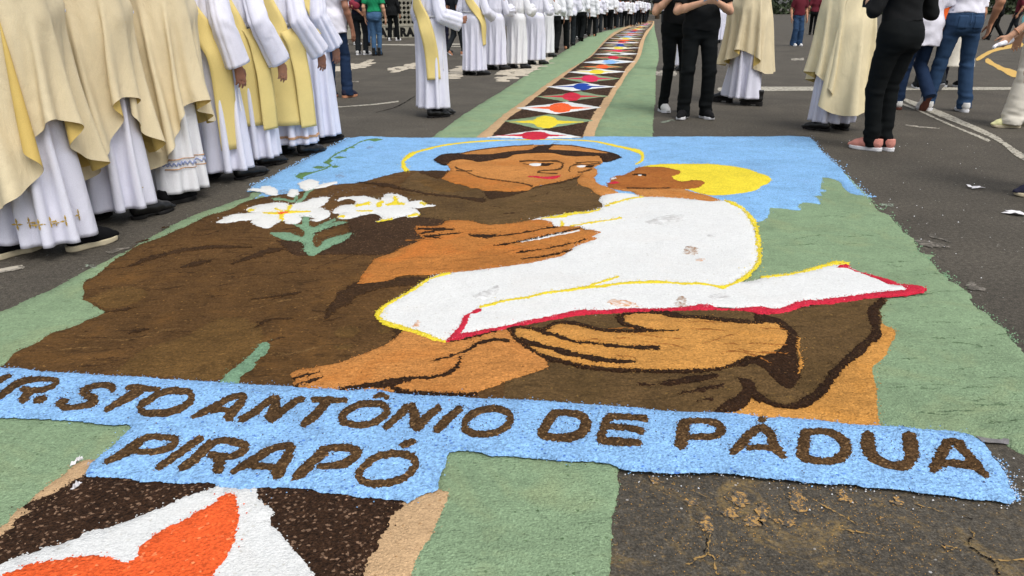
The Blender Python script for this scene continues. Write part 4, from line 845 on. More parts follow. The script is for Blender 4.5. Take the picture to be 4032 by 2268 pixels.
def alb_sim(key, feet, hem=.10, top=1.05, waist=(.165, .135), hemr=.33, seed=0, m=24, n=96, steps=90, gather=.012, push=None, extra=()):
    """skirt of an alb from the girdle down, draped over the legs"""
    if key in _chas_cache: return _chas_cache[key]
    th = np.linspace(0, 2*np.pi, n, endpoint=False); x, y = ang(th); f = folds(seed+5, 8)
    t = np.linspace(0, 1, m)[:, None]; L = top-hem
    a = waist[0]+(hemr-waist[0])*t; b = waist[1]+(hemr-waist[1])*t; g = 1+gather*6*f(th[None], 0*th[None])*np.clip(1-t*2, 0, 1)
    P = np.stack([a*x*g, b*y*g, top-t*L+0*x], -1)
    pins = np.zeros((m, n), bool); pins[0] = True
    caps = [((-.07, -.02, .95), (.07, -.02, .95), .135, .135)] + leg_caps(1.0, feet) + list(extra)
    X = drape(P, P, pins, caps, steps=steps, seed=seed, stiff=(1, 1, .5, .26), push=push)
    X = refine(smooth_grid(X, 1)); _chas_cache[key] = X; return X
def alb_from(root, s, X, mat, mirror=False, top=1.05, waist=(.165, .135), name='alb', seed=0, wid=1.0):
    """full alb: bodice above the girdle, blouse over it, simulated skirt below, one surface"""
    if mirror: X = np.roll(X[:, ::-1], 1, 1)*np.array([-1, 1, 1.])
    n = X.shape[1]; th = np.linspace(0, 2*np.pi, n, endpoint=False); x, y = ang(th); f = folds(seed+3, 10)
    Zk = [1.0, top, top+.03, top+.08, 1.25, 1.38, 1.44, 1.475, 1.50]; W = np.array([waist[0], waist[0], waist[0]+.016, waist[0]+.03, .205, .215, .20, .14, .062]); D = np.array([waist[1], waist[1], waist[1]+.016, waist[1]+.026, .142, .12, .09, .075, .062])
    zz = np.linspace(1.50, top+.012, 30)[:, None]
    A = np.interp(zz, [top, top+.1, 1.40], [.009, .010, 0]); r = f(th[None], 0*zz)*A
    U = np.stack([x*(np.interp(zz, Zk, W)*wid+r), y*(np.interp(zz, Zk, D)*wid+r), zz+0*x], -1)
    P = np.vstack([U, X])*s; V, Q = grid_mesh(P); a, b, c = V[Q[30*n, 0]], V[Q[30*n, 1]], V[Q[30*n, 2]]
    if np.dot(np.cross(b-a, c-a), V[Q[30*n, 0]]*np.array([1, 1, 0])) < 0: Q = Q[:, ::-1]
    o = obj(name, mesh_np(name, V, Q), mat, root); md = o.modifiers.new('thickness', 'SOLIDIFY'); md.thickness = .004; md.offset = -1
    return o
# ================================================================== figure toolkit
from mathutils.bvhtree import BVHTree
class SDF:
    """sparse distance grid: soft-unions tapered limbs and ellipsoids, meshed as one continuous surface"""
    def __init__(self, lo, hi, h):
        self.lo = np.array(lo, float); self.h = h
        self.n = np.ceil((np.array(hi)-self.lo)/h).astype(int)+1
        self.f = np.full(self.n, .06, np.float32)
        self.ax = [self.lo[i]+np.arange(self.n[i])*h for i in range(3)]
    def _sub(self, mn, mx):
        a = np.maximum(0, np.floor((mn-self.lo)/self.h).astype(int)); b = np.minimum(self.n, np.ceil((mx-self.lo)/self.h).astype(int)+1)
        if (b <= a).any(): return None
        sl = tuple(slice(i, j) for i, j in zip(a, b))
        return sl, self.ax[0][sl[0]][:, None, None], self.ax[1][sl[1]][None, :, None], self.ax[2][sl[2]][None, None, :]
    def _join(self, sl, d, k):
        a = self.f[sl]
        if k <= 0: self.f[sl] = np.minimum(a, d); return
        t = np.clip(.5+.5*(d-a)/k, 0, 1); self.f[sl] = d*(1-t)+a*t-k*t*(1-t)
    def cone(self, a, b, ra, rb, k=.02, cut=None, sq=None):
        a = np.asarray(a, float); b = np.asarray(b, float); m = max(ra, rb)+.06
        s = self._sub(np.minimum(a, b)-m, np.maximum(a, b)+m)
        if s is None: return
        sl, X, Y, Z = s; d = b-a; L2 = max(d@d, 1e-9)
        t = np.clip(((X-a[0])*d[0]+(Y-a[1])*d[1]+(Z-a[2])*d[2])/L2, 0, 1)
        dx, dy, dz = X-a[0]-t*d[0], Y-a[1]-t*d[1], Z-a[2]-t*d[2]
        if sq: dx, dy, dz = dx*sq[0], dy*sq[1], dz*sq[2]
        v = np.sqrt(dx*dx+dy*dy+dz*dz)-(ra+(rb-ra)*t)
        if cut is not None:
            c, n_ = cut; v = np.maximum(v, (X-c[0])*n_[0]+(Y-c[1])*n_[1]+(Z-c[2])*n_[2])
        self._join(sl, v, k)
    def ell(self, c, r, k=.02):
        c = np.asarray(c, float); r = np.asarray(r, float)
        s = self._sub(c-r-.06, c+r+.06)
        if s is None: return
        sl, X, Y, Z = s; x, y, z = X-c[0], Y-c[1], Z-c[2]
        k0 = np.sqrt((x/r[0])**2+(y/r[1])**2+(z/r[2])**2); k1 = np.sqrt((x/r[0]**2)**2+(y/r[1]**2)**2+(z/r[2]**2)**2)+1e-6
        self._join(sl, k0*(k0-1)/k1, k)
    def above(self, z0): self.f = np.maximum(self.f, z0-self.ax[2][None, None, :]).astype(np.float32)
    def below(self, z1): self.f = np.maximum(self.f, self.ax[2][None, None, :]-z1).astype(np.float32)
    def wrinkle(self, fn):
        self.f = (self.f+fn(self.ax[0][:, None, None], self.ax[1][None, :, None], self.ax[2][None, None, :])).astype(np.float32)
    def mesh(self):
        f = self.f.copy()
        f[0] = f[-1] = .05; f[:, 0] = f[:, -1] = .05; f[:, :, 0] = f[:, :, -1] = .05
        s = f < 0
        c = np.zeros(np.array(f.shape)-1, np.int8)
        nx, ny, nz = c.shape
        off = [(i, j, k) for i in (0, 1) for j in (0, 1) for k in (0, 1)]
        for i, j, k in off: c += s[i:i+nx, j:j+ny, k:k+nz]
        act = (c > 0) & (c < 8); I, J, K = np.nonzero(act); n = len(I)
        idx = -np.ones(c.shape, np.int64); idx[I, J, K] = np.arange(n)
        acc = np.zeros((n, 3)); cnt = np.zeros(n)
        for a in off:
            for d in range(3):
                if a[d]: continue
                b = list(a); b[d] = 1
                fa = f[I+a[0], J+a[1], K+a[2]]; fb = f[I+b[0], J+b[1], K+b[2]]
                m = (fa < 0) != (fb < 0); t = np.where(m, fa/np.where(m, fa-fb, 1), 0)
                p = np.tile(np.array(a, float), (n, 1)); p[:, d] += t
                acc[m] += p[m]; cnt[m] += 1
        V = (acc/cnt[:, None]+np.stack([I, J, K], 1))*self.h+self.lo
        Q = []
        for d in range(3):
            u, v = (d+1) % 3, (d+2) % 3
            sl0 = [slice(1, -1)]*3; sl0[d] = slice(0, -1); sl1 = list(sl0); sl1[d] = slice(1, None)
            a = s[tuple(sl0)]; b = s[tuple(sl1)]; e = np.nonzero(a != b)
            g = [e[0]+(0 if d == 0 else 1), e[1]+(0 if d == 1 else 1), e[2]+(0 if d == 2 else 1)]
            def cell(du, dv):
                q = [x.copy() for x in g]; q[u] = q[u]-du; q[v] = q[v]-dv; return idx[q[0], q[1], q[2]]
            q = np.stack([cell(1, 1), cell(0, 1), cell(0, 0), cell(1, 0)], 1)
            fl = ~a[e]; q[fl] = q[fl][:, ::-1]; Q.append(q)
        Q = np.vstack(Q); Q = Q[(Q >= 0).all(1)]
        return V, Q
def wav(seed, lo, hi, n=6, sc=(1, 1, 1)):
    rg = np.random.default_rng(seed); K = rg.normal(size=(n, 3)); K /= np.linalg.norm(K, axis=1)[:, None]
    w = rg.uniform(lo, hi, n)[:, None]*K*np.array(sc); ph = rg.uniform(0, 6.28, n)
    def f(X, Y, Z):
        s = 0
        for k, p in zip(w, ph): s = s+np.sin(X*k[0]+Y*k[1]+Z*k[2]+p)
        return s/n**.5
    return f

def unit(v): v = np.asarray(v, float); return v/(np.linalg.norm(v)+1e-9)
def add_hand(S, w, d, n, side, curl=.35, sc=1.0, spread=.06):
    """palm, four unequal jointed fingers and an opposed thumb.  d: forearm->fingers, n: palm faces, side: thumb side"""
    d = unit(d); s = unit(np.asarray(side)-np.dot(side, d)*d); n = unit(np.asarray(n)-np.dot(n, d)*d-np.dot(n, s)*s)
    offs = (.029, .0105, -.0085, -.027); lens = (.072, .081, .075, .059); kn = (.086, .090, .086, .078)
    for i in range(4):
        a = w+s*offs[i]*.55*sc+d*.012*sc; b = w+(d*kn[i]+s*offs[i])*sc
        S.cone(a, b, .0145*sc, .0118*sc, .014*sc)
    for i in range(4):
        p = w+(d*kn[i]+s*offs[i])*sc; ang = 0; dirf = unit(d+s*spread*(1.5-i))
        for L, c, r0, r1 in ((.46, .55, .0098, .009), (.30, 1.0, .009, .0082), (.24, .8, .0082, .0068)):
            ang += curl*c*(1+.12*i); v = dirf*math.cos(ang)+n*math.sin(ang)
            q = p+v*lens[i]*L*sc; S.cone(p, q, r0*sc, r1*sc, .003); p = q
    p = w+(d*.026+s*.024+n*.006)*sc
    for L, a, b_, c, r0, r1 in ((.036, .62, .70, .35, .0145, .0118), (.031, .88, .34, .36, .0115, .0102), (.026, .95, .05, .40, .0100, .0080)):
        q = p+unit(d*a+s*b_+n*c)*L*sc; S.cone(p, q, r0*sc, r1*sc, .006); p = q
def ik(a, c, l1, l2, pole):
    a = np.asarray(a, float); c = np.asarray(c, float); v = c-a; L = np.linalg.norm(v); Lm = min(L, (l1+l2)*.999)
    u = v/L; x = (l1*l1-l2*l2+Lm*Lm)/(2*Lm); hh = math.sqrt(max(l1*l1-x*x, 0))
    p = np.asarray(pole, float); p = unit(p-np.dot(p, u)*u)
    return a+u*x+p*hh

# ---- skins and cloths
M['skinA'] = plain('skin_light_brown', (178, 128, 98), .55, .35, .08, 30, .001)
M['skinB'] = plain('skin_brown', (152, 106, 84), .55, .35, .08, 30, .001)
M['skinC'] = plain('skin_fair', (208, 160, 130), .55, .35, .07, 30, .001)
M['hair'] = plain('hair_dark', (34, 26, 22), .5, .4, .25, 90, .004)
M['hairg'] = plain('hair_grey', (120, 116, 110), .6, .3, .2, 90, .004)
M['alb'] = cloth('white_alb', (220, 220, 233), .8, var=.03, wrinkle=.3)
M['albc'] = cloth('cool_white_alb', (224, 224, 227), .8, var=.03, wrinkle=.3)
M['cream'] = cloth('cream_brocade', (216, 201, 166), .68, var=.07, sheen=.05, wrinkle=.28)
M['cream2'] = cloth('ivory_brocade', (224, 210, 172), .68, var=.07, sheen=.05, wrinkle=.28)
M['gold'] = cloth('gold_satin', (214, 184, 104), .6, var=.06, spec=.35)
M['stole'] = cloth('pale_gold_stole', (222, 200, 128), .68, var=.05, spec=.3)
M['black'] = cloth('black_cotton', (24, 25, 26), .9, var=.1, spec=.15)
M['blackt'] = cloth('black_trouser', (13, 16, 17), .9, var=.1, spec=.15)
M['charc'] = cloth('charcoal_trouser', (34, 38, 42), .9, var=.1, spec=.15)
M['jean'] = cloth('blue_denim', (44, 66, 94), .9, var=.16, spec=.15)
M['jean2'] = cloth('washed_denim', (66, 96, 128), .9, var=.22, spec=.15)
M['jean3'] = cloth('indigo_denim', (32, 48, 74), .9, var=.14, spec=.15)
M['seam'] = cloth('denim_seam', (70, 98, 134), .9)
M['beige'] = cloth('beige_twill', (214, 208, 194), .85, var=.04)
M['tee'] = cloth('white_tshirt', (226, 224, 234), .85, var=.02)
M['surp'] = cloth('white_surplice', (222, 224, 228), .85, var=.02)
M['greent'] = cloth('green_tshirt', (22, 128, 84), .9, var=.06)
M['maroon'] = cloth('maroon_jacket', (128, 44, 58), .85, var=.08)
M['navyt'] = cloth('navy_tshirt', (36, 36, 54), .9)
M['orangt'] = cloth('orange_shirt', (226, 98, 40), .9)
M['teal'] = cloth('aqua_cloth', (140, 214, 214), .8, var=.05)
M['winet'] = cloth('wine_shirt', (92, 28, 40), .9)
M['mint'] = cloth('pale_mint_shorts', (196, 206, 190), .9)
M['print'] = cloth('printed_white_skirt', (214, 208, 194), .9, var=.25)
M['lshoe'] = plain('black_leather', (16, 16, 17), .32, .5, .1, 30, .001)
M['suede'] = plain('black_suede', (20, 20, 22), .95, .1, .15, 60, .002)
M['brsole'] = plain('brown_sole', (92, 52, 40), .8, .3, .1, 30, .002)
M['crsole'] = plain('cream_sole', (186, 174, 146), .8, .3, .08, 30, .001)
M['wsole'] = plain('white_sole', (216, 216, 218), .7, .3, .06, 30, .001)
M['bsole'] = plain('black_sole', (22, 20, 19), .8, .3, .1, 30, .001)
M['wshoe'] = plain('white_sneaker', (218, 216, 212), .7, .3, .05, 30, .001)
M['pshoe'] = plain('dusty_pink_canvas', (204, 138, 124), .85, .2, .08, 60, .001)
M['kshoe'] = plain('black_knit', (18, 18, 20), .9, .2, .1, 60, .001)
M['yshoe'] = plain('pale_yellow_canvas', (214, 212, 160), .85, .2, .06, 60, .001)
M['tanshoe'] = plain('tan_leather', (176, 122, 90), .6, .35, .1, 30, .001)
M['sock'] = cloth('grey_sock', (196, 196, 204), .9)

# ---- shoes
_shoe = {}
def shoe_mesh(style):
    if style in _shoe: return _shoe[style]
    st = {'dress': (.018, .030, .095, .155, .024), 'sneaker': (.028, .036, .10, .135, .040), 'slip': (.026, .036, .10, .130, .040), 'point': (.014, .028, .10, .185, .014), 'boot': (.05, .030, .10, .145, .026)}[style]
    sh, toe, col_, ty, tw = st
    S = SDF((-.075, -.13, -.01), (.075, .24, .24), .0055)
    S.cone((0, -.055, sh+.032), (0, .05, sh+.030), .036, .043, .02); S.cone((0, .05, sh+.028), (0, ty-.02, sh+.018), .044, toe, .02)
    S.cone((0, ty-.03, sh+.012), (0, ty+.03, sh+.004), toe, tw*.55, .02)
    S.cone((0, -.05, sh+.04), (0, -.058, col_ if style != 'boot' else .17), .036, .034 if style != 'boot' else .04, .025)
    S.cone((0, .0, sh+.05), (0, .07, sh+.035), .034, .03, .02)
    S.above(sh); S.below(col_ if style != 'boot' else .19)
    up = mesh_np('shoe_'+style, *S.mesh())
    S = SDF((-.075, -.13, -.02), (.075, .24, .08), .0045)
    X, Y, Z = S.ax[0][:, None, None], S.ax[1][None, :, None], S.ax[2][None, None, :]
    t = np.clip((Y+.058)/(ty+.058), 0, 1)
    rad = np.interp(t, [0, .2, .45, .7, 1.0], [.038, .037, .036, .048, tw*.8+.006])
    yc = np.clip(Y, -.058, ty); d2 = np.sqrt((X*1.0)**2+(Y-yc)**2)-rad
    arch = np.where((Y > -.02) & (Y < .05) & (style in ('dress', 'point', 'boot')), np.minimum(sh*.6, .02), 0)
    toeup = np.clip((Y-ty*.62)/.1, 0, 1)**2*(.012 if style != 'point' else .016)
    dz = np.maximum(Z-sh-.003, -(Z-arch-toeup)); S.f = np.maximum(d2, dz).astype(np.float32)
    so_ = mesh_np('sole_'+style, *S.mesh())
    # laces
    S = SDF((-.05, -.02, 0), (.05, .14, .14), .005)
    for i in range(4):
        y = .015+.022*i; z = sh+.083-.011*i
        S.cone((-.024, y, z-.012), (0, y+.006, z), .0045, .0045, .002); S.cone((0, y+.006, z), (.024, y, z-.012), .0045, .0045, .002)
    S.cone((0, .01, sh+.083), (.03, -.002, sh+.10), .004, .004, .002); S.cone((0, .01, sh+.083), (-.03, .0, sh+.095), .004, .004, .002)
    la = mesh_np('laces', *S.mesh())
    _shoe[style] = (up, so_, la); return _shoe[style]
def put_shoe(root, style, mats, ankle, yaw=0, pitch=0, s=1.0, laces=None):
    up, so_, la = shoe_mesh(style)
    o = obj('shoe', up, mats[0], root); o.location = ankle; o.scale = (s, s, s)
    o.rotation_euler = (-pitch, 0, -yaw)
    obj('sole', so_, mats[1], o)
    if laces: obj('laces', la, laces, o)
    return o

# ---- body, clothes
SH = 1.405
def arm_default(side, swing=0.0, out=.0):
    return (np.array([side*(.225+out), -.03+swing*.3, 1.12]), np.array([side*(.235+out), .03+swing, .87]))
def build_body(root, s, arms, skin, h=.008, curl=.35, palm_in=True, head=True, legs=None, hairm=None, long_hair=False, name='body'):
    S = SDF(np.array((-.75, -.6, .0 if legs else .5))*s, np.array((.75, .85, 1.80))*s, h)
    p = lambda *q: np.array(q)*s
    S.ell(p(0, 0, 1.625), p(.074, .094, .102)); S.ell(p(0, .035, 1.56), p(.056, .064, .064), .03)
    S.cone(p(0, .088, 1.60), p(0, .112, 1.572), .010*s, .013*s, .012)
    for sd in (-1, 1):
        S.ell(p(sd*.077, -.005, 1.60), p(.012, .022, .033), .006)
        S.ell(p(sd*.022, .098, 1.535), p(.02, .01, .006), .006)
    S.cone(p(0, -.01, 1.44), p(0, .005, 1.56), .058*s, .052*s, .03)
    S.cone(p(-.15, -.01, SH), p(.15, -.01, SH), .055*s, .055*s, .04); S.ell(p(0, 0, 1.36), p(.15, .09, .10), .04)
    for side, a in ((-1, arms[0]), (1, arms[1])):
        if a is None: continue
        el, wr = np.asarray(a[0])*s, np.asarray(a[1])*s; sh = p(side*.185, -.01, SH-.01)
        S.cone(sh, el, .050*s, .040*s, .03); m = el+(wr-el)*.3
        S.cone(el, m, .039*s, .041*s, .02); S.cone(m, wr, .041*s, .0265*s, .02)
        d = unit(wr-el)
        if len(a) > 2 and a[2] is not None: d = unit(a[2])
        n = np.array([-side, .25, 0.]) if len(a) < 4 else np.asarray(a[3], float)
        th = np.array([0, 1., .15]) if len(a) < 5 else np.asarray(a[4], float)
        add_hand(S, wr+d*.008, d, n, th, curl if len(a) < 6 else a[5], s)
    if legs:
        for hp, kn, an in legs:
            S.cone(hp, kn, .078*s, .052*s, .03); mid = kn+(an-kn)*.3; S.cone(kn, mid, .050*s, .054*s, .02); S.cone(mid, an, .054*s, .034*s, .02)
    V, Q = S.mesh(); o = obj(name, mesh_np(name, V, Q), skin, root)
    # eyes and hair
    for sd in (-1, 1):
        E = SDF(p(sd*.03-.02, .06, 1.60), p(sd*.03+.02, .11, 1.64), .004); E.ell(p(sd*.030, .082, 1.622), p(.012, .010, .009), 0)
        obj('eye', mesh_np('eye', *E.mesh()), M['bsole'], o)
    Hh = SDF(p(-.14, -.22, 1.25), p(.14, .14, 1.78), .009)
    Hh.ell(p(0, -.010, 1.637), p(.084, .100, .108)); Hh.ell(p(0, -.03, 1.60), p(.082, .085, .10), .02)
    if long_hair: Hh.cone(p(0, -.06, 1.62), p(0, -.10, 1.36), .08*s, .06*s, .03)
    w = wav(5, 60, 120, 6)
    Hh.wrinkle(lambda X, Y, Z: w(X, Y, Z)*.0025)
    Y, Z = Hh.ax[1][None, :, None], Hh.ax[2][None, None, :]
    Hh.f = np.maximum(Hh.f, np.minimum(Y-.045*s, 1.665*s-Z)).astype(np.float32)
    if not long_hair: Hh.above(1.535*s)
    obj('hair', mesh_np('hair', *Hh.mesh()), hairm or M['hair'], root)
    return o
def leg_pts(s, feet, hipz=.925):
    out = []
    for side, f in ((-1, feet[0]), (1, feet[1])):
        hp = np.array([side*.085, -.005, hipz])*s; an = np.array([f[0], f[1], f[2]+.085])*s
        yaw = R(f[3]); pole = np.array([math.sin(yaw)*.6, 1, .0])
        kn = ik(hp, an, .435*s, .415*s, pole); out.append((hp, kn, an))
    return out
def trousers(root, s, feet, mat, rt=.088, rk=.066, ra=.058, top=1.02, hem=.02, h=.011, seed=0, wr=.004, hips=(.165, .118), name='trousers', flare=0.0, hipz=.925, short=None):
    lp_ = leg_pts(s, feet, hipz)
    S = SDF(np.array((-.42, -.65, -.02))*s, np.array((.42, .65, 1.12))*s, h)
    k = lambda *q: np.array(q)*s
    S.ell(k(0, -.012, .92), k(hips[0], hips[1], .15), .03); S.cone(k(-.04, 0, 1.0), k(.04, 0, 1.0), .118*s, .118*s, .05, sq=(1, 1.12, 1))
    for sd in (-1, 1): S.ell(k(sd*.075, -.055, .885), k(.085, .078, .105), .035)
    for hp, kn, an in lp_:
        S.cone(hp+k(0, 0, .02), kn, rt*s, rk*s, .03)
        if short:
            continue
        d = unit(an-kn); e = an+d*(.075-hem)*s if True else an
        S.cone(kn, e, rk*s, ra*s, .02, cut=(e, d))
    f1, f2 = wav(seed+1, 30, 55, 7, (.6, .6, 1.6)), wav(seed+2, 70, 120, 6, (.4, .4, 1.5))
    kz = lp_[0][1][2]
    def fn(X, Y, Z):
        a = .35+np.exp(-((Z-kz)/.07)**2)+1.3*np.exp(-((Z-.12*s)/.10)**2)+.9*np.exp(-((Z-.80*s)/.09)**2)
        return (f1(X, Y, Z)+.5*f2(X, Y, Z))*wr*a
    S.wrinkle(fn); S.below(top*s)
    if short: S.above(short*s)
    V, Q = S.mesh()
    return obj(name, mesh_np(name, V, Q), mat, root), lp_
def shirt(root, s, arms, mat, hem=.92, sleeve='short', h=.011, wide=1.0, seed=0, wr=.005, name='shirt', slw=1.0, flat=True, belly=0.0, tuck=False):
    S = SDF(np.array((-.75, -.6, hem-.05))*s, np.array((.75, .8, 1.5))*s, h); k = lambda *q: np.array(q)*s
    S.ell(k(0, 0, 1.27), k(.178*wide, .122*wide, .21), .04); S.ell(k(0, .01+belly*.5, 1.07), k(.158*wide, .120*wide+belly, .17), .05)
    S.ell(k(0, -.008, .95), k(.178*wide, .132*wide, .17), .05); S.cone(k(-.145, -.01, SH), k(.145, -.01, SH), .066*s, .066*s, .05)
    if hem < .85: S.cone(k(0, -.005, .95), k(0, -.005, hem-.05), .155*wide*s, .17*wide*s, .05, sq=(.92, 1.2, 1))
    for side, a in ((-1, arms[0]), (1, arms[1])):
        if a is None: continue
        el, wr_ = np.asarray(a[0])*s, np.asarray(a[1])*s; sh = k(side*.175, -.01, SH-.01)
        if sleeve == 'short':
            e = sh+(el-sh)*.78; S.cone(sh, e, .066*s*slw, .070*s*slw, .04, cut=(e, unit(el-sh)))
        else:
            S.cone(sh, el, .064*s*slw, .056*s*slw, .04); e = el+(wr_-el)*.97; S.cone(el, e, .056*s*slw, .044*s*slw, .03, cut=(e, unit(wr_-el)))
    f1, f2 = wav(seed+11, 22, 40, 7, (.7, .7, 1.1)), wav(seed+12, 55, 90, 6)
    S.wrinkle(lambda X, Y, Z: (f1(X, Y, Z)+.45*f2(X, Y, Z))*wr)
    X, Y, Z = S.ax[0][:, None, None], S.ax[1][None, :, None], S.ax[2][None, None, :]
    S.f = np.where(np.hypot(X, Y) < .27*s, np.maximum(S.f, hem*s+.008*np.sin(X*19+seed)-Z), S.f).astype(np.float32)
    return obj(name, mesh_np(name, *S.mesh()), mat, root)

# ---- lofted robes
def grid_mesh(P, closed=True):
    m, n = P.shape[:2]; i = np.arange(m-1)[:, None]; j = np.arange(n if closed else n-1)[None]
    a = i*n+j; b = i*n+(j+1) % n
    return P.reshape(-1, 3), np.stack([a, a+n, b+n, b], -1).reshape(-1, 4)
def loft(fn, nt, nz):
    th = np.linspace(0, 2*np.pi, nt, endpoint=False)[None, :]; t = np.linspace(0, 1, nz)[:, None]
    return fn(th+0*t, t+0*th)
def folds(seed, nf):
    rg = np.random.default_rng(seed); ph = rg.uniform(0, 6.28, 6)
    def f(th, t):
        w = th+.22*np.sin(2*th+ph[0])+.13*np.sin(3*th+ph[1])+.10*(t-.5)*np.sin(th+ph[5])
        nn = int(nf); x1 = nn*w/2*(1 if nn % 2 == 0 else 1)
        a = 2*np.abs(np.sin((nn//2*2)/2*w+ph[2]))**.8-1; b = 2*np.abs(np.sin(int(nn*.8)*w+ph[3]+.5*t))**.9-1; c = np.sin(3*w+ph[4])
        m = .65+.35*np.sin(2*th+ph[5])
        return a*.85*m+.38*b*(1.3-m)+.40*c
    return f
def ang(th):                          # th=0 front(+y), +pi/2 = right(+x)
    return np.sin(th), np.cos(th)
def make_alb(root, s, mat, hem=.07, seed=1, nf=9, amp=1.0, wid=1.0, name='alb', stride=0.0, girdle=True, flare=1.0, hw=None, hd=None):
    f = folds(seed, nf)
    zt, zb = 1.50, hem
    Zk = [zb, .3, .55, .8, .95, 1.06, 1.25, 1.38, 1.44, 1.475, 1.50]
    Wk = np.array([.285*flare, .262*(1+(flare-1)*.7), .238, .215, .198, .178 if girdle else .19, .205, .215, .20, .14, .062])*wid
    Dk = np.array([.25*flare, .225*(1+(flare-1)*.7), .195, .172, .155, .135 if girdle else .15, .14, .12, .09, .075, .062])*wid
    if hw: Wk[:4] = np.interp(Zk[:4], [zb, .95], [hw, Wk[4]])
    if hd: Dk[:4] = np.interp(Zk[:4], [zb, .95], [hd, Dk[4]])
    def fn(th, t):
        z = zt+(zb-zt)*t; a = np.interp(z, Zk, Wk); b = np.interp(z, Zk, Dk); x, y = ang(th)
        A = np.interp(z, [zb, .5, 1.0, 1.1, 1.43], [.024, .022, .013, .006, 0])*amp
        r = f(th, t)*A
        k = np.clip((1.0-z)/.9, 0, 1)
        st = stride*k*np.cos(th)*.5
        X = x*(a+r); Y = y*(b+r)+stride*k*.30*np.sin(th-.4)*np.cos(th)+st*.4
        Z = z+np.where(t > .97, .010*np.sin(3*th+seed)+.006*f(th, t), 0)*1.0
        return np.stack([X, Y, Z], -1)*s
    V, Q = grid_mesh(loft(fn, 168, 64)); me = mesh_np(name, V, Q); o = obj(name, me, mat, root)
    md = o.modifiers.new('thickness', 'SOLIDIFY'); md.thickness = .004; md.offset = -1
    return o
def make_sleeve(root, s, el, wr, mat, side, seed=0, w0=.064, w1=.090, drop=.03, frac=.94, name='sleeve'):
    """wide hanging sleeve: tube along the arm that opens towards the cuff"""
    sh = np.array([side*.17, -.01, SH-.01]); el = np.asarray(el, float); wr = np.asarray(wr, float)
    e = el+(wr-el)*frac
    f = folds(seed+77, 6); C = np.array([sh, sh+(el-sh)*.5, el, el+(e-el)*.5, e]); tt = np.array([0, .28, .55, .78, 1.0])
    def fn(th, t):
        c = np.stack([np.interp(t, tt, C[:, i]) for i in range(3)], -1)
        up = np.array([0, 0, 1.]); d = unit(e-sh); d2 = unit(e-el); dd = d*(1-np.clip((t-.4)/.3, 0, 1))[..., None]+d2*np.clip((t-.4)/.3, 0, 1)[..., None]
        dd = dd/np.linalg.norm(dd, axis=-1, keepdims=True)
        ref = np.array([0, 1., .001]) if abs(d2[2]) > .75 else up
        u = np.cross(dd, ref); u /= np.linalg.norm(u, axis=-1, keepdims=True)+1e-9; v = np.cross(u, dd)
        r = np.interp(t, [0, .3, .6, 1], [w0, w0, w0*1.05, w1*.8]); rv = np.interp(t, [0, .5, 1], [w0, w0*1.1, w1])
        k = f(th, t)*(.004+.007*t)+.0035*np.sin(t*34+5*np.sin(th+seed))*np.exp(-((t-.56)/.16)**2)
        return (c+u*(np.sin(th)*(r+k))[..., None]+v*(np.cos(th)*(rv+k))[..., None]-np.array([0, 0, 1.])*(drop*t*t*.5)[..., None])*s
    V, Q = grid_mesh(loft(fn, 56, 36)); o = obj(name, mesh_np(name, V, Q), mat, root)
    md = o.modifiers.new('thickness', 'SOLIDIFY'); md.thickness = .004; md.offset = 0
    return o
def make_chasuble(root, s, mat, lining, hem_f=.40, hem_b=.28, hem_r=.62, hem_l=.62, seed=3, nf=7, amp=1.0, wr_=.40, wl_=.40, df=.34, db=.26, elbow=1.02, name='chasuble', slant=0.0):
    """full poncho of heavy cloth: falls straight before and behind, lifted over the forearms at the sides; gold lining inside"""
    f = folds(seed, nf); g = folds(seed+9, 11)
    def fn(th, t, inner=0.0):
        x, y = ang(th)
        cf = np.clip(y, 0, 1)**1.6; cb = np.clip(-y, 0, 1)**1.6; cr = np.clip(x, 0, 1)**2.4; cl = np.clip(-x, 0, 1)**2.4
        tot = cf+cb+cr+cl+1e-6
        hem = (cf*hem_f+cb*hem_b+cr*hem_r+cl*hem_l)/tot+slant*x+.035*np.sin(4*th+seed)+.02*np.sin(7*th+2*seed)
        z = 1.46+(hem-1.46)*t
        wmax = np.where(x > 0, wr_, wl_); dmax = np.where(y > 0, df, db)
        q = np.clip((1.46-z)/(1.46-elbow), 0, 1)
        ax = .085+(wmax-.085)*(1-(1-q)**2.0)**.75; ay = .075+(dmax-.075)*(1-(1-q)**2.2)**.8
        lo = np.clip((elbow-z)/elbow, 0, 1)
        ax = ax-.05*lo*np.sign(wmax-.3)*(x > 0)+.03*lo; ay = ay+.05*lo
        A = (.012+.034*t**.9)*amp
        r = f(th, t)*A+g(th, t)*A*.35*t
        # a turned-over lip along the edge
        lip = np.clip((t-.93)/.07, 0, 1)**2*.016*np.sin(5*th+seed)
        X = x*(ax+r+lip); Y = y*(ay+r+lip)
        P = np.stack([X, Y, z+0*X], -1)
        if inner:
            P = P*np.array([1-.012/np.maximum(ax, .1).mean(), 1-.012/np.maximum(ay, .1).mean(), 1])
        return P*s
    V, Q = grid_mesh(loft(fn, 180, 70)); o = obj(name, mesh_np(name, V, Q), mat, root)
    md = o.modifiers.new('thickness', 'SOLIDIFY'); md.thickness = .003; md.offset = -1
    V, Q = grid_mesh(loft(lambda a, b: fn(a, b, 1.0), 180, 70)); obj('lining', mesh_np('lining', V, Q[:, ::-1]), lining, o)
    return o
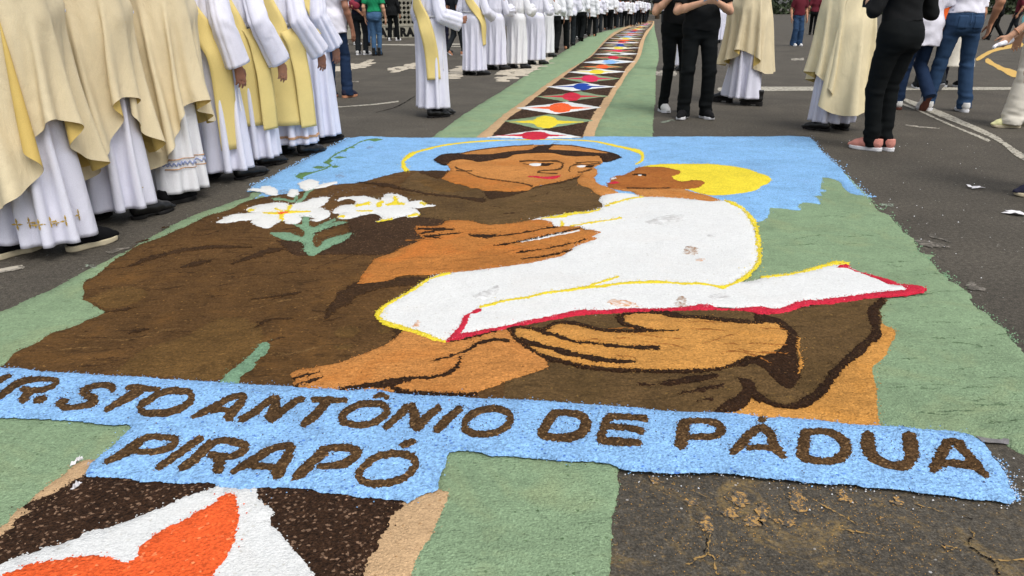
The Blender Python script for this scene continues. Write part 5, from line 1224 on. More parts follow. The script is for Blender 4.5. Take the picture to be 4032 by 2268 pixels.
def on_surface(o, th, z, off=.012, s=1.0, ctr=(0, 0)):
    """point on a garment seen from outside at compass angle th and height z"""
    if 'bvh' not in _bv or _bv.get('o') is not o:
        me = o.data; n = len(me.vertices); co = np.zeros(n*3, np.float32); me.vertices.foreach_get('co', co)
        _bv['bvh'] = BVHTree.FromPolygons([tuple(c) for c in co.reshape(-1, 3)], [tuple(p.vertices) for p in me.polygons]); _bv['o'] = o
    d = Vector((math.sin(th), math.cos(th), 0)); st = Vector((ctr[0], ctr[1], z))+d*1.2
    hit = _bv['bvh'].ray_cast(st, -d)
    if hit[0] is None: return np.array(Vector((ctr[0], ctr[1], z))+d*.2), np.array(d)
    return np.array(hit[0]+d*off), np.array(d)
_bv = {}
def band(root, o, path, width, mat, name='stole', off=.012, n=60, smooth=5, th_=.005):
    """flat band of cloth laid over a garment; path = [(angle deg, z)], width m"""
    path = np.array(path, float); t = np.linspace(0, len(path)-1, n)
    A = np.interp(t, np.arange(len(path)), path[:, 0]); Z = np.interp(t, np.arange(len(path)), path[:, 1])
    C = np.array([on_surface(o, R(a), z, off)[0] for a, z in zip(A, Z)])
    dd = np.array([[math.sin(R(a)), math.cos(R(a)), 0] for a in A])
    for _ in range(smooth): C[1:-1] = (C[:-2]+2*C[1:-1]+C[2:])/4
    tg = np.gradient(C, axis=0); tg /= np.linalg.norm(tg, axis=1)[:, None]+1e-9
    sd = np.cross(tg, dd); sd /= np.linalg.norm(sd, axis=1)[:, None]+1e-9
    m = 7; rows = []
    for j in range(m):
        u = (j/(m-1)-.5)*width
        P = C+sd*u
        bow = -(u*u)*1.2; P = P+dd*bow[..., None] if np.ndim(bow) else P+dd*bow
        P = P+dd*(.004*np.sin(t*3.1+j*.3))[:, None]
        rows.append(P)
    G = np.stack(rows, 1); V, Q = grid_mesh(G, False)
    ob = obj(name, mesh_np(name, V, Q), mat, root); md = ob.modifiers.new('thickness', 'SOLIDIFY'); md.thickness = th_; md.offset = 0
    return ob
def patch(o, parent, th0, th1, z0, z1, mat, name, off=.004, nx=8, nz=8, shape=None, ctr=(0, 0)):
    rows = []
    for i in range(nz):
        z = z0+(z1-z0)*i/(nz-1); r = []
        for j in range(nx):
            a = th0+(th1-th0)*j/(nx-1)
            if shape: a, zz = shape(j/(nx-1), i/(nz-1))
            else: zz = z
            r.append(on_surface(o, R(a), zz, off, ctr=ctr)[0])
        rows.append(r)
    V, Q = grid_mesh(np.array(rows), False); ob = obj(name, mesh_np(name, V, Q), mat, parent)
    md = ob.modifiers.new('thickness', 'SOLIDIFY'); md.thickness = .003; md.offset = 0
    return ob
def tube(name, pts, r, mat, parent, n=8):
    P = np.asarray(pts, float); t = np.gradient(P, axis=0); t /= np.linalg.norm(t, axis=1)[:, None]+1e-9
    ref = np.array([.3, .2, 1.]); u = np.cross(t, ref); u /= np.linalg.norm(u, axis=1)[:, None]+1e-9; v = np.cross(t, u)
    th = np.linspace(0, 2*np.pi, n, endpoint=False)
    G = P[:, None]+(u[:, None]*np.cos(th)[None, :, None]+v[:, None]*np.sin(th)[None, :, None])*np.asarray(r).reshape(-1, 1, 1)
    V, Q = grid_mesh(G); return obj(name, mesh_np(name, V, Q), mat, parent)
def new_person(x, y, heading, label, group=None, V=True):
    p = gV(x, y) if V else (x, y)
    o = empty('person', (p[0], p[1], 0), -R(heading)); tag(o, label, 'person', group); return o
# ================================================================== clergy on the left of the picture
DRESS = (M['lshoe'], M['bsole'])
def shoes(root, feet, style, mats, s, laces=None):
    for f in feet:
        put_shoe(root, style, mats, (f[0]*s, f[1]*s, f[2]*s), R(f[3]), R(f[4]) if len(f) > 4 else 0, s, laces)
def socks(root, feet, s, mat):
    for f in feet:
        S = SDF((-.06, -.06, .04), (.06, .06, .40), .009); S.cone((0, 0, .09), (0, 0, .36), .036*s, .05*s, 0)
        o = obj('sock', mesh_np('sock', *S.mesh()), mat, root); o.location = (f[0]*s, (f[1]-.045)*s, f[2]*s)
def rarm(z=.86, y=.06, x=.25, ez=1.11, ey=-.06):      # right arm hanging
    return (np.array([x-.01, ey, ez]), np.array([x, y, z]), np.array([0.0, .15, -1.]), np.array([-1., .2, 0]), np.array([.15, 1., .1]), .28)
def larm(**k):
    a = rarm(**k); f = np.array([-1, 1, 1.]); return tuple([v*f if isinstance(v, np.ndarray) else v for v in a])
PRAY = ((np.array([-.195, .03, 1.10]), np.array([-.045, .225, 1.17]), np.array([.25, .4, .9]), np.array([1., 0, 0]), np.array([0, -.6, 1.]), .1),
        (np.array([.195, .03, 1.10]), np.array([.045, .225, 1.17]), np.array([-.25, .4, .9]), np.array([-1., 0, 0]), np.array([0, -.6, 1.]), .1))
F1 = ((-.11, -.13, 0, 0), (.10, .12, 0, 6)); F1m = ((-.10, .12, 0, -6), (.11, -.13, 0, 0))
F0 = ((-.10, -.03, 0, -6), (.11, .05, 0, 10)); F2 = ((-.10, .24, 0, 0), (.10, -.16, 0, 0)); F2m = ((-.10, -.16, 0, 0), (.10, .24, 0, 0))
ALBX = {'a': (F1, dict(seed=2, hem=.10)), 'b': (F1, dict(seed=9, hem=.11, hemr=.32)), 'c': (F0, dict(seed=14, hem=.11, hemr=.33)), 'd': (F0, dict(seed=23, hem=.13, hemr=.31)), 'w': (F2, dict(seed=31, hem=.12, hemr=.38))}
def get_alb(k): f_, kw = ALBX[k]; return alb_sim('alb'+k, f_, **kw)
CHX = {'A': dict(seed=1, Lf=1.16, Lb=1.24, Lr=.84), 'B': dict(seed=6, Lf=1.18, Lb=1.26, Lr=.80, kap=.46), 'C': dict(seed=25, Lf=1.08, Lb=1.30, Lr=.88, kap=.46),
       'R': dict(seed=11, Lf=1.08, Lb=1.16, Lr=1.0, Ll=.86, kap=.50), 'L': dict(seed=17, Lf=1.1, Lb=1.36, Lr=1.22, Ll=.95, kap=.50)}
def get_chas(k): return chasuble_sim('ch'+k, PRAY, **CHX[k])
def priest(x, y, hd, s, label, feet, chas, alb, skin='skinA', hair='hair', style='dress', mats=DRESS, cloth_=('cream', 'gold'), albm='alb', sock=None, arms=PRAY, group=None, mirror=False, amir=False):
    r = new_person(x, y, hd, label, group)
    build_body(r, s, arms, M[skin], hairm=M[hair])
    a = alb_from(r, s, get_alb(alb), M[albm], amir)
    for i, sd in ((0, -1), (1, 1)): make_sleeve(r, s, arms[i][0], arms[i][1], M[albm], sd, seed=i+3, w0=.062, w1=.075)
    c = chasuble_from(r, s, get_chas(chas), M[cloth_[0]], M[cloth_[1]], mirror)
    shoes(r, feet, style, mats, s)
    if sock: socks(r, feet, s, M[sock])
    return r, a, c
FEET = ((-.10, -.06, 0, -8), (.10, .10, 0, 8))
# gold cross embroidery along an alb hem
def crosses(a, z, angs, size, mat):
    for k, th in enumerate(angs):
        p, d = on_surface(a, R(th), z, .006); t = np.array([d[1], -d[0], 0]); u = np.array([0, 0, 1.])
        V = [p]; F = []
        for q in range(4):
            ca, sa = math.cos(q*math.pi/2), math.sin(q*math.pi/2)
            ax = t*ca+u*sa; bx = -t*sa+u*ca
            n = len(V); V += [p+ax*size*.5+bx*size*.16, p+ax*size, p+ax*size*.5-bx*size*.16]; F += [(0, n+2, n+1, n)]
        o = obj('embroidered_cross', mesh_np('embroidered_cross', np.array(V), np.array(F), False), mat, a)
        md = o.modifiers.new('thickness', 'SOLIDIFY'); md.thickness = .003; md.offset = 0
M['thread'] = plain('gold_thread', (176, 146, 66), .5, .4, .2, 90, .001)
M['bthread'] = plain('blue_braid', (150, 160, 196), .8, .2, .3, 160, .001)
M['rthread'] = plain('ochre_braid', (190, 150, 116), .8, .2, .2, 90)

r, a, c = priest(128, 632, 27, 1.04, 'priest in cream chasuble over gold-embroidered white alb, wearing black slip-ons with cream soles', F1, 'A', 'a', 'skinA', 'hairg', 'slip', (M['suede'], M['crsole']))
crosses(a, .20, [66, 80, 96, 112, 126, 142, 156], .03, M['thread']); crosses(a, .187, [73, 104, 134], .018, M['thread'])
r, a, c = priest(296, 552, 26, 1.03, 'priest in cream chasuble over plain lilac-white alb, second from the cream-soled slip-ons', F1, 'B', 'b', 'skinB', 'hair')
crosses(a, .20, [72], .02, M['thread'])
r, a, c = priest(452, 497, 30, 1.02, 'priest in cream chasuble over white alb with blue zigzag braid near the hem', F1m, 'C', 'a', 'skinA', 'hairg', 'slip', (M['suede'], M['bsole']), albm='albc', amir=True)
for z in (.235, .295): band(a, a, [(20, z), (60, z), (100, z), (140, z)], .006, M['rthread'], 'braid', .007, 60, 0, .002)
band(a, a, [(20+i*3.2, .252+(.026 if i % 2 else 0)) for i in range(40)], .008, M['bthread'], 'zigzag_braid', .008, 160, 0, .002)

def deacon(x, y, hd, s, label, feet, bands, alb, amir=False, skin='skinB', style='dress', mats=DRESS, arms=None, albm='alb', stole='stole', cord=True, hair='hair', group=None):
    arms = arms or (larm(), rarm())
    r = new_person(x, y, hd, label, group); build_body(r, s, arms, M[skin], hairm=M[hair], h=.0075)
    a = alb_from(r, s, get_alb(alb), M[albm], amir, seed=int(x))
    for i, sd in ((0, -1), (1, 1)): make_sleeve(r, s, arms[i][0], arms[i][1], M[albm], sd, seed=i+int(x), w0=.066, w1=.088, frac=.97)
    for b_ in bands: band(r, a, [(p[0], p[1]*s) for p in b_[0]], b_[1], M[stole], off=(b_[2] if len(b_) > 2 else .016)+.016, smooth=34)
    if cord:
        band(r, a, [(t, 1.065*s) for t in range(0, 361, 15)], .018, M['albc'], 'cord', .012, 70, 0, .014)
        p, d = on_surface(a, R(75), 1.05*s, .02); tube('cord_end', [p+np.array([0, 0, -.02*i*i*.2-.05*i])+d*.012*i*.3 for i in range(8)], .006, M['albc'], r)
    shoes(r, feet, style, mats, s); return r, a
deacon(563, 452, 28, 1.0, 'deacon with narrow gold stole hanging to the shin, wearing pointed black shoes', F1,
       [([(230, 1.42), (200, 1.36), (165, 1.22), (130, 1.04), (112, .92), (106, .7), (104, .245)], .15)], 'b', False, style='point', arms=(larm(), rarm(z=.83, x=.27, y=.02)))
deacon(640, 417, 28, 1.0, 'deacon with two broad gold stole ends beside the pointed black shoes', ((-.10, -.07, 0, 0), (.10, .05, 0, 10)),
       [([(235, 1.42), (205, 1.36), (175, 1.22), (150, 1.06), (140, .92), (138, .7), (136, .34)], .24), ([(105, 1.05), (98, .9), (94, .7), (92, .31)], .14, .02)], 'c', False, skin='skinA', arms=(larm(), rarm(z=.82, x=.30, y=.10)))
r, a = deacon(740, 389, 30, 1.0, 'deacon with knotted white cord and two gold stole ends, lace on the alb hem', ((-.10, -.07, 0, 0), (.10, .06, 0, 12)),
       [([(235, 1.42), (205, 1.36), (175, 1.22), (150, 1.06), (143, .92), (142, .7), (140, .28)], .21), ([(118, 1.03), (106, .9), (100, .7), (98, .26)], .15, .02)], 'd', False, skin='skinB', arms=(larm(), rarm(z=.86, x=.27, y=.14)))
band(a, a, [(t, .17) for t in range(30, 200, 6)], .02, M['rthread'], 'lace', .007, 90, 0, .002)
deacon(797, 358, 30, 1.02, 'cleric in plain white alb with a gold stole end, standing before the white polo shirt', ((-.09, -.06, 0, 0), (.09, .06, 0, 8)),
       [([(150, 1.35), (120, 1.2), (104, 1.05), (100, .96)], .12)], 'a', False, style='slip', mats=(M['kshoe'], M['bsole']), cord=False, arms=(larm(), rarm(x=.22, y=.10)))

# ---- centre: deacon beside the diamond strip and the albs behind him
deacon(1092, 293, 62, 1.03, 'deacon with diagonal pale gold stole standing alone beside the strip of diamonds', ((-.08, .10, 0, 6), (.08, -.02, 0, 4)),
       [([(235, 1.42), (200, 1.36), (165, 1.20), (138, 1.06), (122, .92), (112, .7), (108, .42)], .15)], 'd', True, arms=(larm(), (np.array([.28, .0, 1.08]), np.array([.22, .24, 1.02]), np.array([-.5, 1, .1]), np.array([-1., 0, 0]), np.array([0, 0, 1.]), .3)))
deacon(1193, 189, 35, 1.04, 'deacon with gold stole swinging out at the hip, near the white painted setts', ((-.14, -.02, 0, 20), (.13, .05, 0, 24)),
       [([(225, 1.42), (190, 1.34), (150, 1.18), (110, 1.02), (96, .9), (86, .7), (78, .52)], .14)], 'c', True, arms=(larm(), (np.array([.28, .0, 1.08]), np.array([.24, .24, 1.0]), np.array([-.3, 1, 0]), np.array([-1., 0, 0]), np.array([0, 0, 1.]), .3)))
for x, y, hd, lab, sd, am, nm in ((1247, 176, 40, 'altar server in draped white alb with a black boot showing behind the hem', 43, 'alb', 1.2), (1300, 173, 38, 'altar server in pleated ivory-white alb with hands folded, on the painted setts', 47, 'albc', 1.1),
                                  (1347, 163, 36, 'altar server in lilac-white alb holding spectacles cord, on the painted setts', 53, 'alb', 1.0), (1372, 144, 34, 'altar server in grey-white alb walking just ahead of the painted setts', 59, 'albc', .9)):
    arms = (larm(), (np.array([.27, .03, 1.10]), np.array([.16, .27, 1.12]), np.array([-.6, .8, .1]), np.array([-1., 0, 0]), np.array([0, 0, 1.]), .3))
    r = new_person(x, y, hd, lab); build_body(r, 1.02, arms, M['skinB'], h=.012)
    alb_from(r, 1.02, get_alb('cdcd'[sd % 4]), M[am], sd % 3 == 0, seed=sd)
    for i, q in ((0, -1), (1, 1)): make_sleeve(r, 1.02, arms[i][0], arms[i][1], M[am], q, seed=i+sd, w1=.12)
    shoes(r, ((-.10, -.04, 0, 6), (.11, .10, 0, 16)), 'dress', DRESS, 1.02)

# ================================================================== lay people behind the clergy
def lay(x, y, hd, s, label, top, bottom, feet, style, mats, arms=None, skin='skinA', hem=.93, sleeve='short', tr={}, sh={}, h=.013, hair='hair', long_hair=False, laces=None, group=None, tname='shirt'):
    arms = arms or (larm(), rarm())
    r = new_person(x, y, hd, label, group); build_body(r, s, arms, M[skin], h=max(.0095, h-.003), hairm=M[hair], long_hair=long_hair)
    t, lp_ = trousers(r, s, feet, M[bottom], h=h, **tr)
    tp = shirt(r, s, arms, M[top], hem, sleeve, h=h, name=tname, **sh)
    shoes(r, feet, style, mats, s, laces); return r, t, tp
WS = (M['wshoe'], M['wsole'])
lay(850, 246, 20, 1.08, 'man in white polo shirt and blue jeans seen from behind beyond the albs', 'tee', 'jean3', ((-.09, -.05, 0, 0), (.10, .08, 0, 10)), 'sneaker', (M['navyt'], M['tanshoe']), hem=.80, h=.011, skin='skinB',
    tr=dict(ra=.075), sh=dict(wide=1.08, seed=3), arms=(larm(), rarm(z=.85, x=.26, y=.05)))
WALK = ((-.08, .22, 0, 0, -8), (.08, -.22, .06, 0, 35))
WALK2 = ((-.08, -.20, .05, 0, 32), (.08, .20, 0, 0, -6))
lay(862, 145, 10, 1.0, 'person in dark navy trousers and black-white sneakers behind the polo shirt', 'tee', 'navyt', ((-.08, .1, 0, 0), (.09, -.1, 0, 0)), 'sneaker', (M['kshoe'], M['wsole']), tr=dict(ra=.05))
lay(880, 113, 30, 1.04, 'person in pale top and black joggers with white trainers by the block wall', 'mint', 'blackt', ((-.12, -.12, 0, 0), (.10, .20, 0, 40)), 'sneaker', WS, hem=.86, tr=dict(ra=.07))
lay(910, 138, 12, 1.08, 'youth with maroon jacket round the waist, dark jeans and chunky white sneakers', 'navyt', 'charc', ((-.07, -.04, 0, 0), (.09, .06, 0, 22)), 'sneaker', WS, tr=dict(ra=.065),
    arms=(larm(), (np.array([-.02, -.28, 1.12]), np.array([.12, -.22, .98]), np.array([.8, 0, -.5]), np.array([0, -1., 0]), np.array([.4, 0, 1.]), .8)))
q = empty('jacket', (gV(905, 138)[0]-.02, gV(905, 138)[1]-.05, 0), -R(12)); tag(q, 'maroon jacket slung over the arm of the youth in chunky white sneakers', 'jacket')
S = SDF((-.35, -.4, .98), (.35, .3, 1.45), .012); S.cone((-.20, -.12, 1.34), (.10, -.20, 1.22), .12, .10, .05); S.cone((-.22, -.16, 1.30), (-.25, -.16, 1.14), .09, .05, .05)
w_ = wav(91, 25, 60, 7); S.wrinkle(lambda X, Y, Z: w_(X, Y, Z)*.010); obj('jacket_body', mesh_np('jacket_body', *S.mesh()), M['maroon'], q)
lay(925, 115, 5, 1.0, 'person in blue jeans and brown boots walking beyond the green top', 'black', 'jean', WALK, 'boot', (M['tanshoe'], M['bsole']), tr=dict(ra=.075))
r, t, tp = lay(948, 140, 8, 1.07, 'woman in green top, washed blue jeans and black heeled boots', 'greent', 'jean2', ((-.05, -.02, 0, 0), (.06, .06, 0, 0)), 'boot', (M['lshoe'], M['bsole']), hem=1.0, tr=dict(rt=.094, rk=.062, ra=.046, top=1.06, hips=(.175, .125)), long_hair=True, skin='skinC')
lay(990, 102, 10, 1.10, 'person in black suit jacket and trousers with white trainers by the block wall', 'black', 'blackt', ((-.12, -.05, 0, -6), (.12, .08, 0, 20)), 'sneaker', WS, hem=.80, sleeve='long', tr=dict(ra=.078, rk=.072), sh=dict(wide=1.12))
lay(1019, 93, 15, 1.08, 'person in blue jeans and black-white canvas shoes behind the lone deacon', 'black', 'jean', WALK2, 'sneaker', (M['kshoe'], M['wsole']))
lay(1118, 136, 40, 1.04, 'person in navy trousers and dark shoes glimpsed behind the stole of the lone deacon', 'navyt', 'navyt', WALK, 'dress', DRESS)
lay(1146, 139, 55, 1.04, 'person in dark green trousers glimpsed between two deacons', 'charc', 'charc', WALK2, 'dress', (M['tanshoe'], M['wsole']))

# ================================================================== file of servers walking up the road
def make_server(v):
    r = empty('person', (0, 0, -50)); s = 1.02
    arms = [(larm(), rarm(y=.16, z=.90)), (larm(), (np.array([.27, .02, 1.08]), np.array([.14, .26, 1.1]), np.array([-.6, .8, .1]), np.array([-1., 0, 0]), np.array([0, 0, 1.]), .3)), (larm(y=.12), rarm(y=-.05))][v % 3]
    build_body(r, s, arms, M[['skinB', 'skinA', 'skinB'][v % 3]], h=.016, hairm=M[['hair', 'hair', 'hairg', 'hair'][v % 4]])
    feet = [WALK, ((-.09, -.04, 0, 0), (.10, .08, 0, 12)), WALK2][v % 3]
    trousers(r, s, feet, M[['blackt', 'charc', 'blackt', 'blackt'][v % 4]], h=.018, ra=.074, rk=.074, rt=.092, seed=v)
    shirt(r, s, arms, M[['surp', 'alb', 'surp', 'albc'][v % 4]], [.96, .86, .78, 1.02][v % 4], 'long', h=.016, wide=1.14, slw=1.5, seed=v, wr=.008, name='surplice')
    shoes(r, feet, ['dress', 'sneaker'][v == 3], [DRESS, DRESS, (M['tanshoe'], M['bsole']), (M['kshoe'], M['wsole'])][v % 4], s)
    return r
def copy_tree(o, parent=None):
    c = o.copy(); COL.objects.link(c)
    if parent is not None: c.parent = parent
    for ch in list(o.children): copy_tree(ch, c)
    return c
PROTO = [make_server(v) for v in range(4)]; _used = [False]*4
def server(x, y, hd, v, label, s=1.0, V=True):
    p = gV(x, y) if V else (x, y)
    o = PROTO[v] if not _used[v] else copy_tree(PROTO[v]); _used[v] = True
    o.location = (p[0], p[1], 0); o.rotation_euler = (0, 0, -R(hd)); o.scale = (s, s, s)
    tag(o, label, 'person', 'servers walking in file up the road')
SL = ['server in short white surplice and black trousers in the file beside the diamond strip', 'server in hip-length white surplice and charcoal trousers in the file beside the diamond strip', 'server in long white surplice with tan shoes in the file beside the diamond strip', 'server in short white shirt, black trousers and sneakers in the file beside the diamond strip']
srv = [(1394, 132, 22, 0), (1412, 125, 20, 2), (1433, 115, 16, 1), (1461, 104, 14, 0), (1476, 88, 16, 3), (1488, 92, 12, 2), (1505, 82, 14, 1), (1524, 73, 12, 3), (1534, 75, 14, 0), (1541, 71, 12, 2), (1557, 68.5, 12, 1), (1570, 67.5, 12, 0),
       (1583, 66, 12, 2), (1592, 64.5, 12, 1), (1600, 63, 12, 3), (1607, 61.5, 12, 0), (1614, 60, 12, 2), (1620, 58, 12, 1), (1626, 55.5, 12, 0), (1448, 99, 14, 3), (1515, 75, 14, 2), (1549, 66, 12, 3), (1577, 63, 12, 1), (1603, 58.5, 12, 2), (1668, 57, 10, 1)]
for i, (x, y, hd, v) in enumerate(srv): server(x, y, hd+(i*17) % 31-15, v, SL[v], (.97 if i > 9 else 1.02)+((i*37) % 13-6)*.008)

# ================================================================== right-hand side
def bent(side, el, wr, d, n, th, c): return (np.array([side*el[0], el[1], el[2]]), np.array([side*wr[0], wr[1], wr[2]]), np.array([side*d[0], d[1], d[2]]), np.array([side*n[0], n[1], n[2]]), np.array([side*th[0], th[1], th[2]]), c)
PH = (bent(-1, (.27, .04, 1.09), (.07, .27, 1.17), (-.75, .45, .2), (-.2, -.2, 1), (0, .7, .7), .75), bent(1, (.27, .04, 1.09), (.07, .27, 1.17), (-.75, .45, .2), (-.2, -.2, 1), (0, .7, .7), .75))
TIGHT = dict(rt=.094, rk=.062, ra=.056, top=1.06, hips=(.178, .125), wr=.0035)
r, t, tp = lay(1688, 281, 172, 1.04, 'woman in black T-shirt and black trousers with white laced sneakers, arms folded up', 'black', 'blackt', ((-.12, .05, 0, 4), (.10, .0, 0, -4)), 'sneaker', WS, arms=(bent(-1, (.28, .05, 1.10), (.16, .20, 1.32), (.1, .2, 1), (-1, 0, 0), (0, -1, .2), .6), bent(1, (.28, .05, 1.10), (.12, .22, 1.30), (-.2, .2, 1), (-1, 0, 0), (0, -1, .2), .6)),
               hem=.97, h=.010, tr=TIGHT, sh=dict(wide=1.02, seed=5, wr=.006), laces=M['wshoe'], long_hair=True, skin='skinC')
r, t, tp = lay(1744, 297, 178, 1.06, 'woman in black T-shirt and trousers with black sneakers looking down at a phone', 'black', 'blackt', ((-.12, .02, 0, -12), (.12, .03, 0, 30)), 'sneaker', (M['kshoe'], M['wsole']), arms=PH,
               hem=.90, h=.010, tr=dict(rt=.100, rk=.072, ra=.068, top=1.06, hips=(.19, .13), wr=.004), sh=dict(wide=1.10, seed=6, wr=.008, belly=.02), laces=M['bsole'], long_hair=True, skin='skinC')
ph = empty('phone', (gV(1744, 297)[0], gV(1744, 297)[1]-.34, 1.27), 0); tag(ph, 'pale phone held by the woman in black sneakers', 'phone')
bm = bmesh.new(); bmesh.ops.create_cube(bm, size=1); bmesh.ops.scale(bm, vec=(.15, .009, .072), verts=bm.verts); bmesh.ops.bevel(bm, geom=bm.edges[:], offset=.004, segments=2)
me = bpy.data.meshes.new('phone_case'); bm.to_mesh(me); bm.free(); o = obj('phone_case', me, plain('phone_silver', (190, 196, 210), .3, .5), ph); o.rotation_euler = (R(50), 0, 0)
bm = bmesh.new(); bmesh.ops.create_cube(bm, size=1); bmesh.ops.scale(bm, vec=(.14, .002, .062), verts=bm.verts)
me = bpy.data.meshes.new('screen'); bm.to_mesh(me); bm.free(); o2 = obj('screen', me, plain('phone_screen', (20, 24, 30), .1, .5), o); o2.location = (0, .005, 0)

r, a, c = priest(1868, 262, -62, 1.06, 'priest in cream chasuble over white alb turned towards the carpet, behind the women in black', F2m, 'R', 'w', 'skinA', 'hairg', 'boot', DRESS, amir=True)
r, a, c = priest(2090, 326, -14, 1.04, 'priest in long ivory chasuble seen from behind, beside the woman with the camera', ((-.14, -.02, 0, -30), (.11, -.02, 0, 4)), 'L', 'c', 'skinA', 'hair', cloth_=('cream2', 'gold'))
CAMA = (bent(-1, (.30, .02, 1.10), (.12, .30, 1.30), (-.4, .6, .4), (-1, 0, 0), (0, -.5, 1), .8), bent(1, (.29, -.02, 1.08), (.12, .28, 1.26), (-.4, .6, .4), (-1, 0, 0), (0, -.5, 1), .8))
r, t, tp = lay(2212, 379, -24, 1.06, 'woman in black top and tight black trousers with dusty pink shoes holding a camera', 'black', 'blackt', ((-.055, .05, 0, -22), (.055, .01, 0, -4)), 'sneaker', (M['pshoe'], M['wsole']), arms=CAMA,
               hem=1.02, sleeve='long', h=.009, tr=dict(rt=.108, rk=.070, ra=.056, top=1.07, hips=(.198, .140), wr=.004), sh=dict(wide=1.0, seed=7, wr=.004, slw=.92), long_hair=True, skin='skinC')
cm = empty('camera', (gV(2160, 379)[0], gV(2160, 379)[1]+.12, 1.23), R(60)); tag(cm, 'black camera with stubby lens in the hands of the woman with pink shoes', 'camera')
mk = plain('camera_black', (20, 20, 21), .45, .4, .1, 60, .001)
bm = bmesh.new(); bmesh.ops.create_cube(bm, size=1); bmesh.ops.scale(bm, vec=(.13, .06, .09), verts=bm.verts); bmesh.ops.bevel(bm, geom=bm.edges[:], offset=.012, segments=2)
me = bpy.data.meshes.new('camera_body'); bm.to_mesh(me); bm.free(); obj('camera_body', me, mk, cm)
tube('lens', [(0, .03+.015*i, -.005) for i in range(6)], [.034, .034, .036, .036, .033, .033], mk, cm, 20)
r, t, tp = lay(2288, 277, -4, 1.04, 'man in long white T-shirt and jeans stepping away, one brown rubber sole lifted', 'tee', 'jean3', ((-.12, .10, 0, -4, 0), (.10, -.16, .12, 4, 62)), 'sneaker', (M['wshoe'], M['brsole']), hem=.73, h=.010, tr=dict(ra=.070, rk=.072), sh=dict(wide=1.10, seed=8, wr=.007), skin='skinB',
               arms=(larm(), rarm(z=.90, x=.28)))
r, t, tp = lay(2380, 279, 4, 1.13, 'woman in white T-shirt tucked into blue jeans and white sneakers walking away', 'tee', 'jean', ((-.19, .06, 0, -4, 0), (.15, -.05, 0, 6, 0)), 'sneaker', WS, hem=1.0, h=.009, tr=dict(rt=.094, rk=.068, ra=.072, top=1.035, hips=(.172, .125), wr=.0045), sh=dict(wide=1.0, seed=9, wr=.007), skin='skinA', long_hair=True,
               arms=((np.array([-.30, -.02, 1.12]), np.array([-.38, .02, .98]), np.array([-.7, .2, -.7]), np.array([0, .2, -1.]), np.array([.2, 1., 0]), .3), rarm(z=.9, x=.30)))
for sd in (-1, 1):
    patch(t, t, 180-sd*14, 180-sd*44, 1.095, .955, M['jean'], 'back_pocket', .004, 9, 9, ctr=(0, 0))
    patch(t, t, 180-sd*14, 180-sd*44, 1.098, 1.090, M['seam'], 'pocket_seam', .007, 9, 3)
patch(t, t, 179, 181, 1.15, 1.0, M['seam'], 'centre_seam', .004, 3, 14)
for zz in (1.125, 1.16): band(t, t, [(tt_, zz) for tt_ in range(90, 271, 10)], .006, M['seam'], 'waist_seam', .004, 40, 0, .002)
r, t, tp = lay(2335, 226, 6, 1.0, 'person in orange shirt and dark trousers glimpsed between the two pairs of jeans', 'orangt', 'charc', WALK, 'sneaker', (M['kshoe'], M['wsole']), hem=1.02)
# woman in printed skirt
r = new_person(2392, 219, 2, 'woman in white printed skirt and black sneakers glimpsed behind the blue jeans')
build_body(r, 1.0, (larm(), rarm()), M['skinA'], h=.012, long_hair=True); shirt(r, 1.0, (larm(), rarm()), M['tee'], .95, h=.014)
f_ = folds(71, 8)
def _sk(th, t):
    z = 1.02+(.32-1.02)*t; a_ = .15+.12*t; x_, y_ = ang(th); rr = f_(th, t)*.016*t
    return np.stack([x_*(a_+rr), y_*(a_*.8+rr), z+0*th], -1)
o = obj('skirt', mesh_np('skirt', *grid_mesh(loft(_sk, 100, 30))), M['print'], r); md = o.modifiers.new('thickness', 'SOLIDIFY'); md.thickness = .004
lg = leg_pts(1.0, ((-.09, .08, 0, 0), (.1, -.05, 0, 0)))
S = SDF((-.25, -.3, .05), (.25, .3, .95), .012)
for hp, kn, an in lg: S.cone(hp, kn, .075, .05, .02); S.cone(kn, an, .052, .034, .02)
obj('legs', mesh_np('legs', *S.mesh()), M['navyt'], r); shoes(r, ((-.09, .08, 0, 0), (.1, -.05, 0, 0)), 'sneaker', (M['kshoe'], M['wsole']), 1.0)
# girl in shorts
r = new_person(2452, 84, 10, 'girl in pale mint shorts with bare legs near the yellow kerb line'); ft = ((-.10, .18, 0, 0), (.09, -.12, .04, 0, 20))
build_body(r, 1.16, (larm(), rarm()), M['skinC'], h=.014, legs=leg_pts(1.16, ft), long_hair=True); trousers(r, 1.16, ft, M['mint'], h=.016, short=.60, rt=.105, rk=.10); shirt(r, 1.16, (larm(), rarm()), M['tee'], .92, h=.016)
shoes(r, ft, 'sneaker', WS, 1.16)
# man at the right edge
AR = (np.array([-.26, .10, 1.10]), np.array([-.22, .36, .86]), np.array([.1, .55, -.8]), np.array([1., 0, -.2]), np.array([0, 1., .6]), .9)
r, t, tp = lay(2563, 318, -82, 1.08, 'man in beige trousers and pale yellow shoes with an aqua cloth at the waist', 'winet', 'beige', ((-.10, .13, 0, 0, 0), (.10, -.10, 0, 0, 10)), 'slip', (M['yshoe'], M['crsole']), hem=1.0, h=.010, tr=dict(rt=.10, rk=.085, ra=.10, wr=.005), sh=dict(wide=1.1, seed=10), arms=(AR, rarm()), skin='skinC')
S = SDF((-.3, -.3, .80), (.3, .4, 1.12), .011); S.ell((0, .02, .99), (.20, .16, .10)); S.ell((-.06, .13, .95), (.09, .07, .09), .04); w_ = wav(97, 25, 60, 7); S.wrinkle(lambda X, Y, Z: w_(X, Y, Z)*.008)
obj('waist_cloth', mesh_np('waist_cloth', *S.mesh()), M['teal'], r).scale = (1.08,)*3
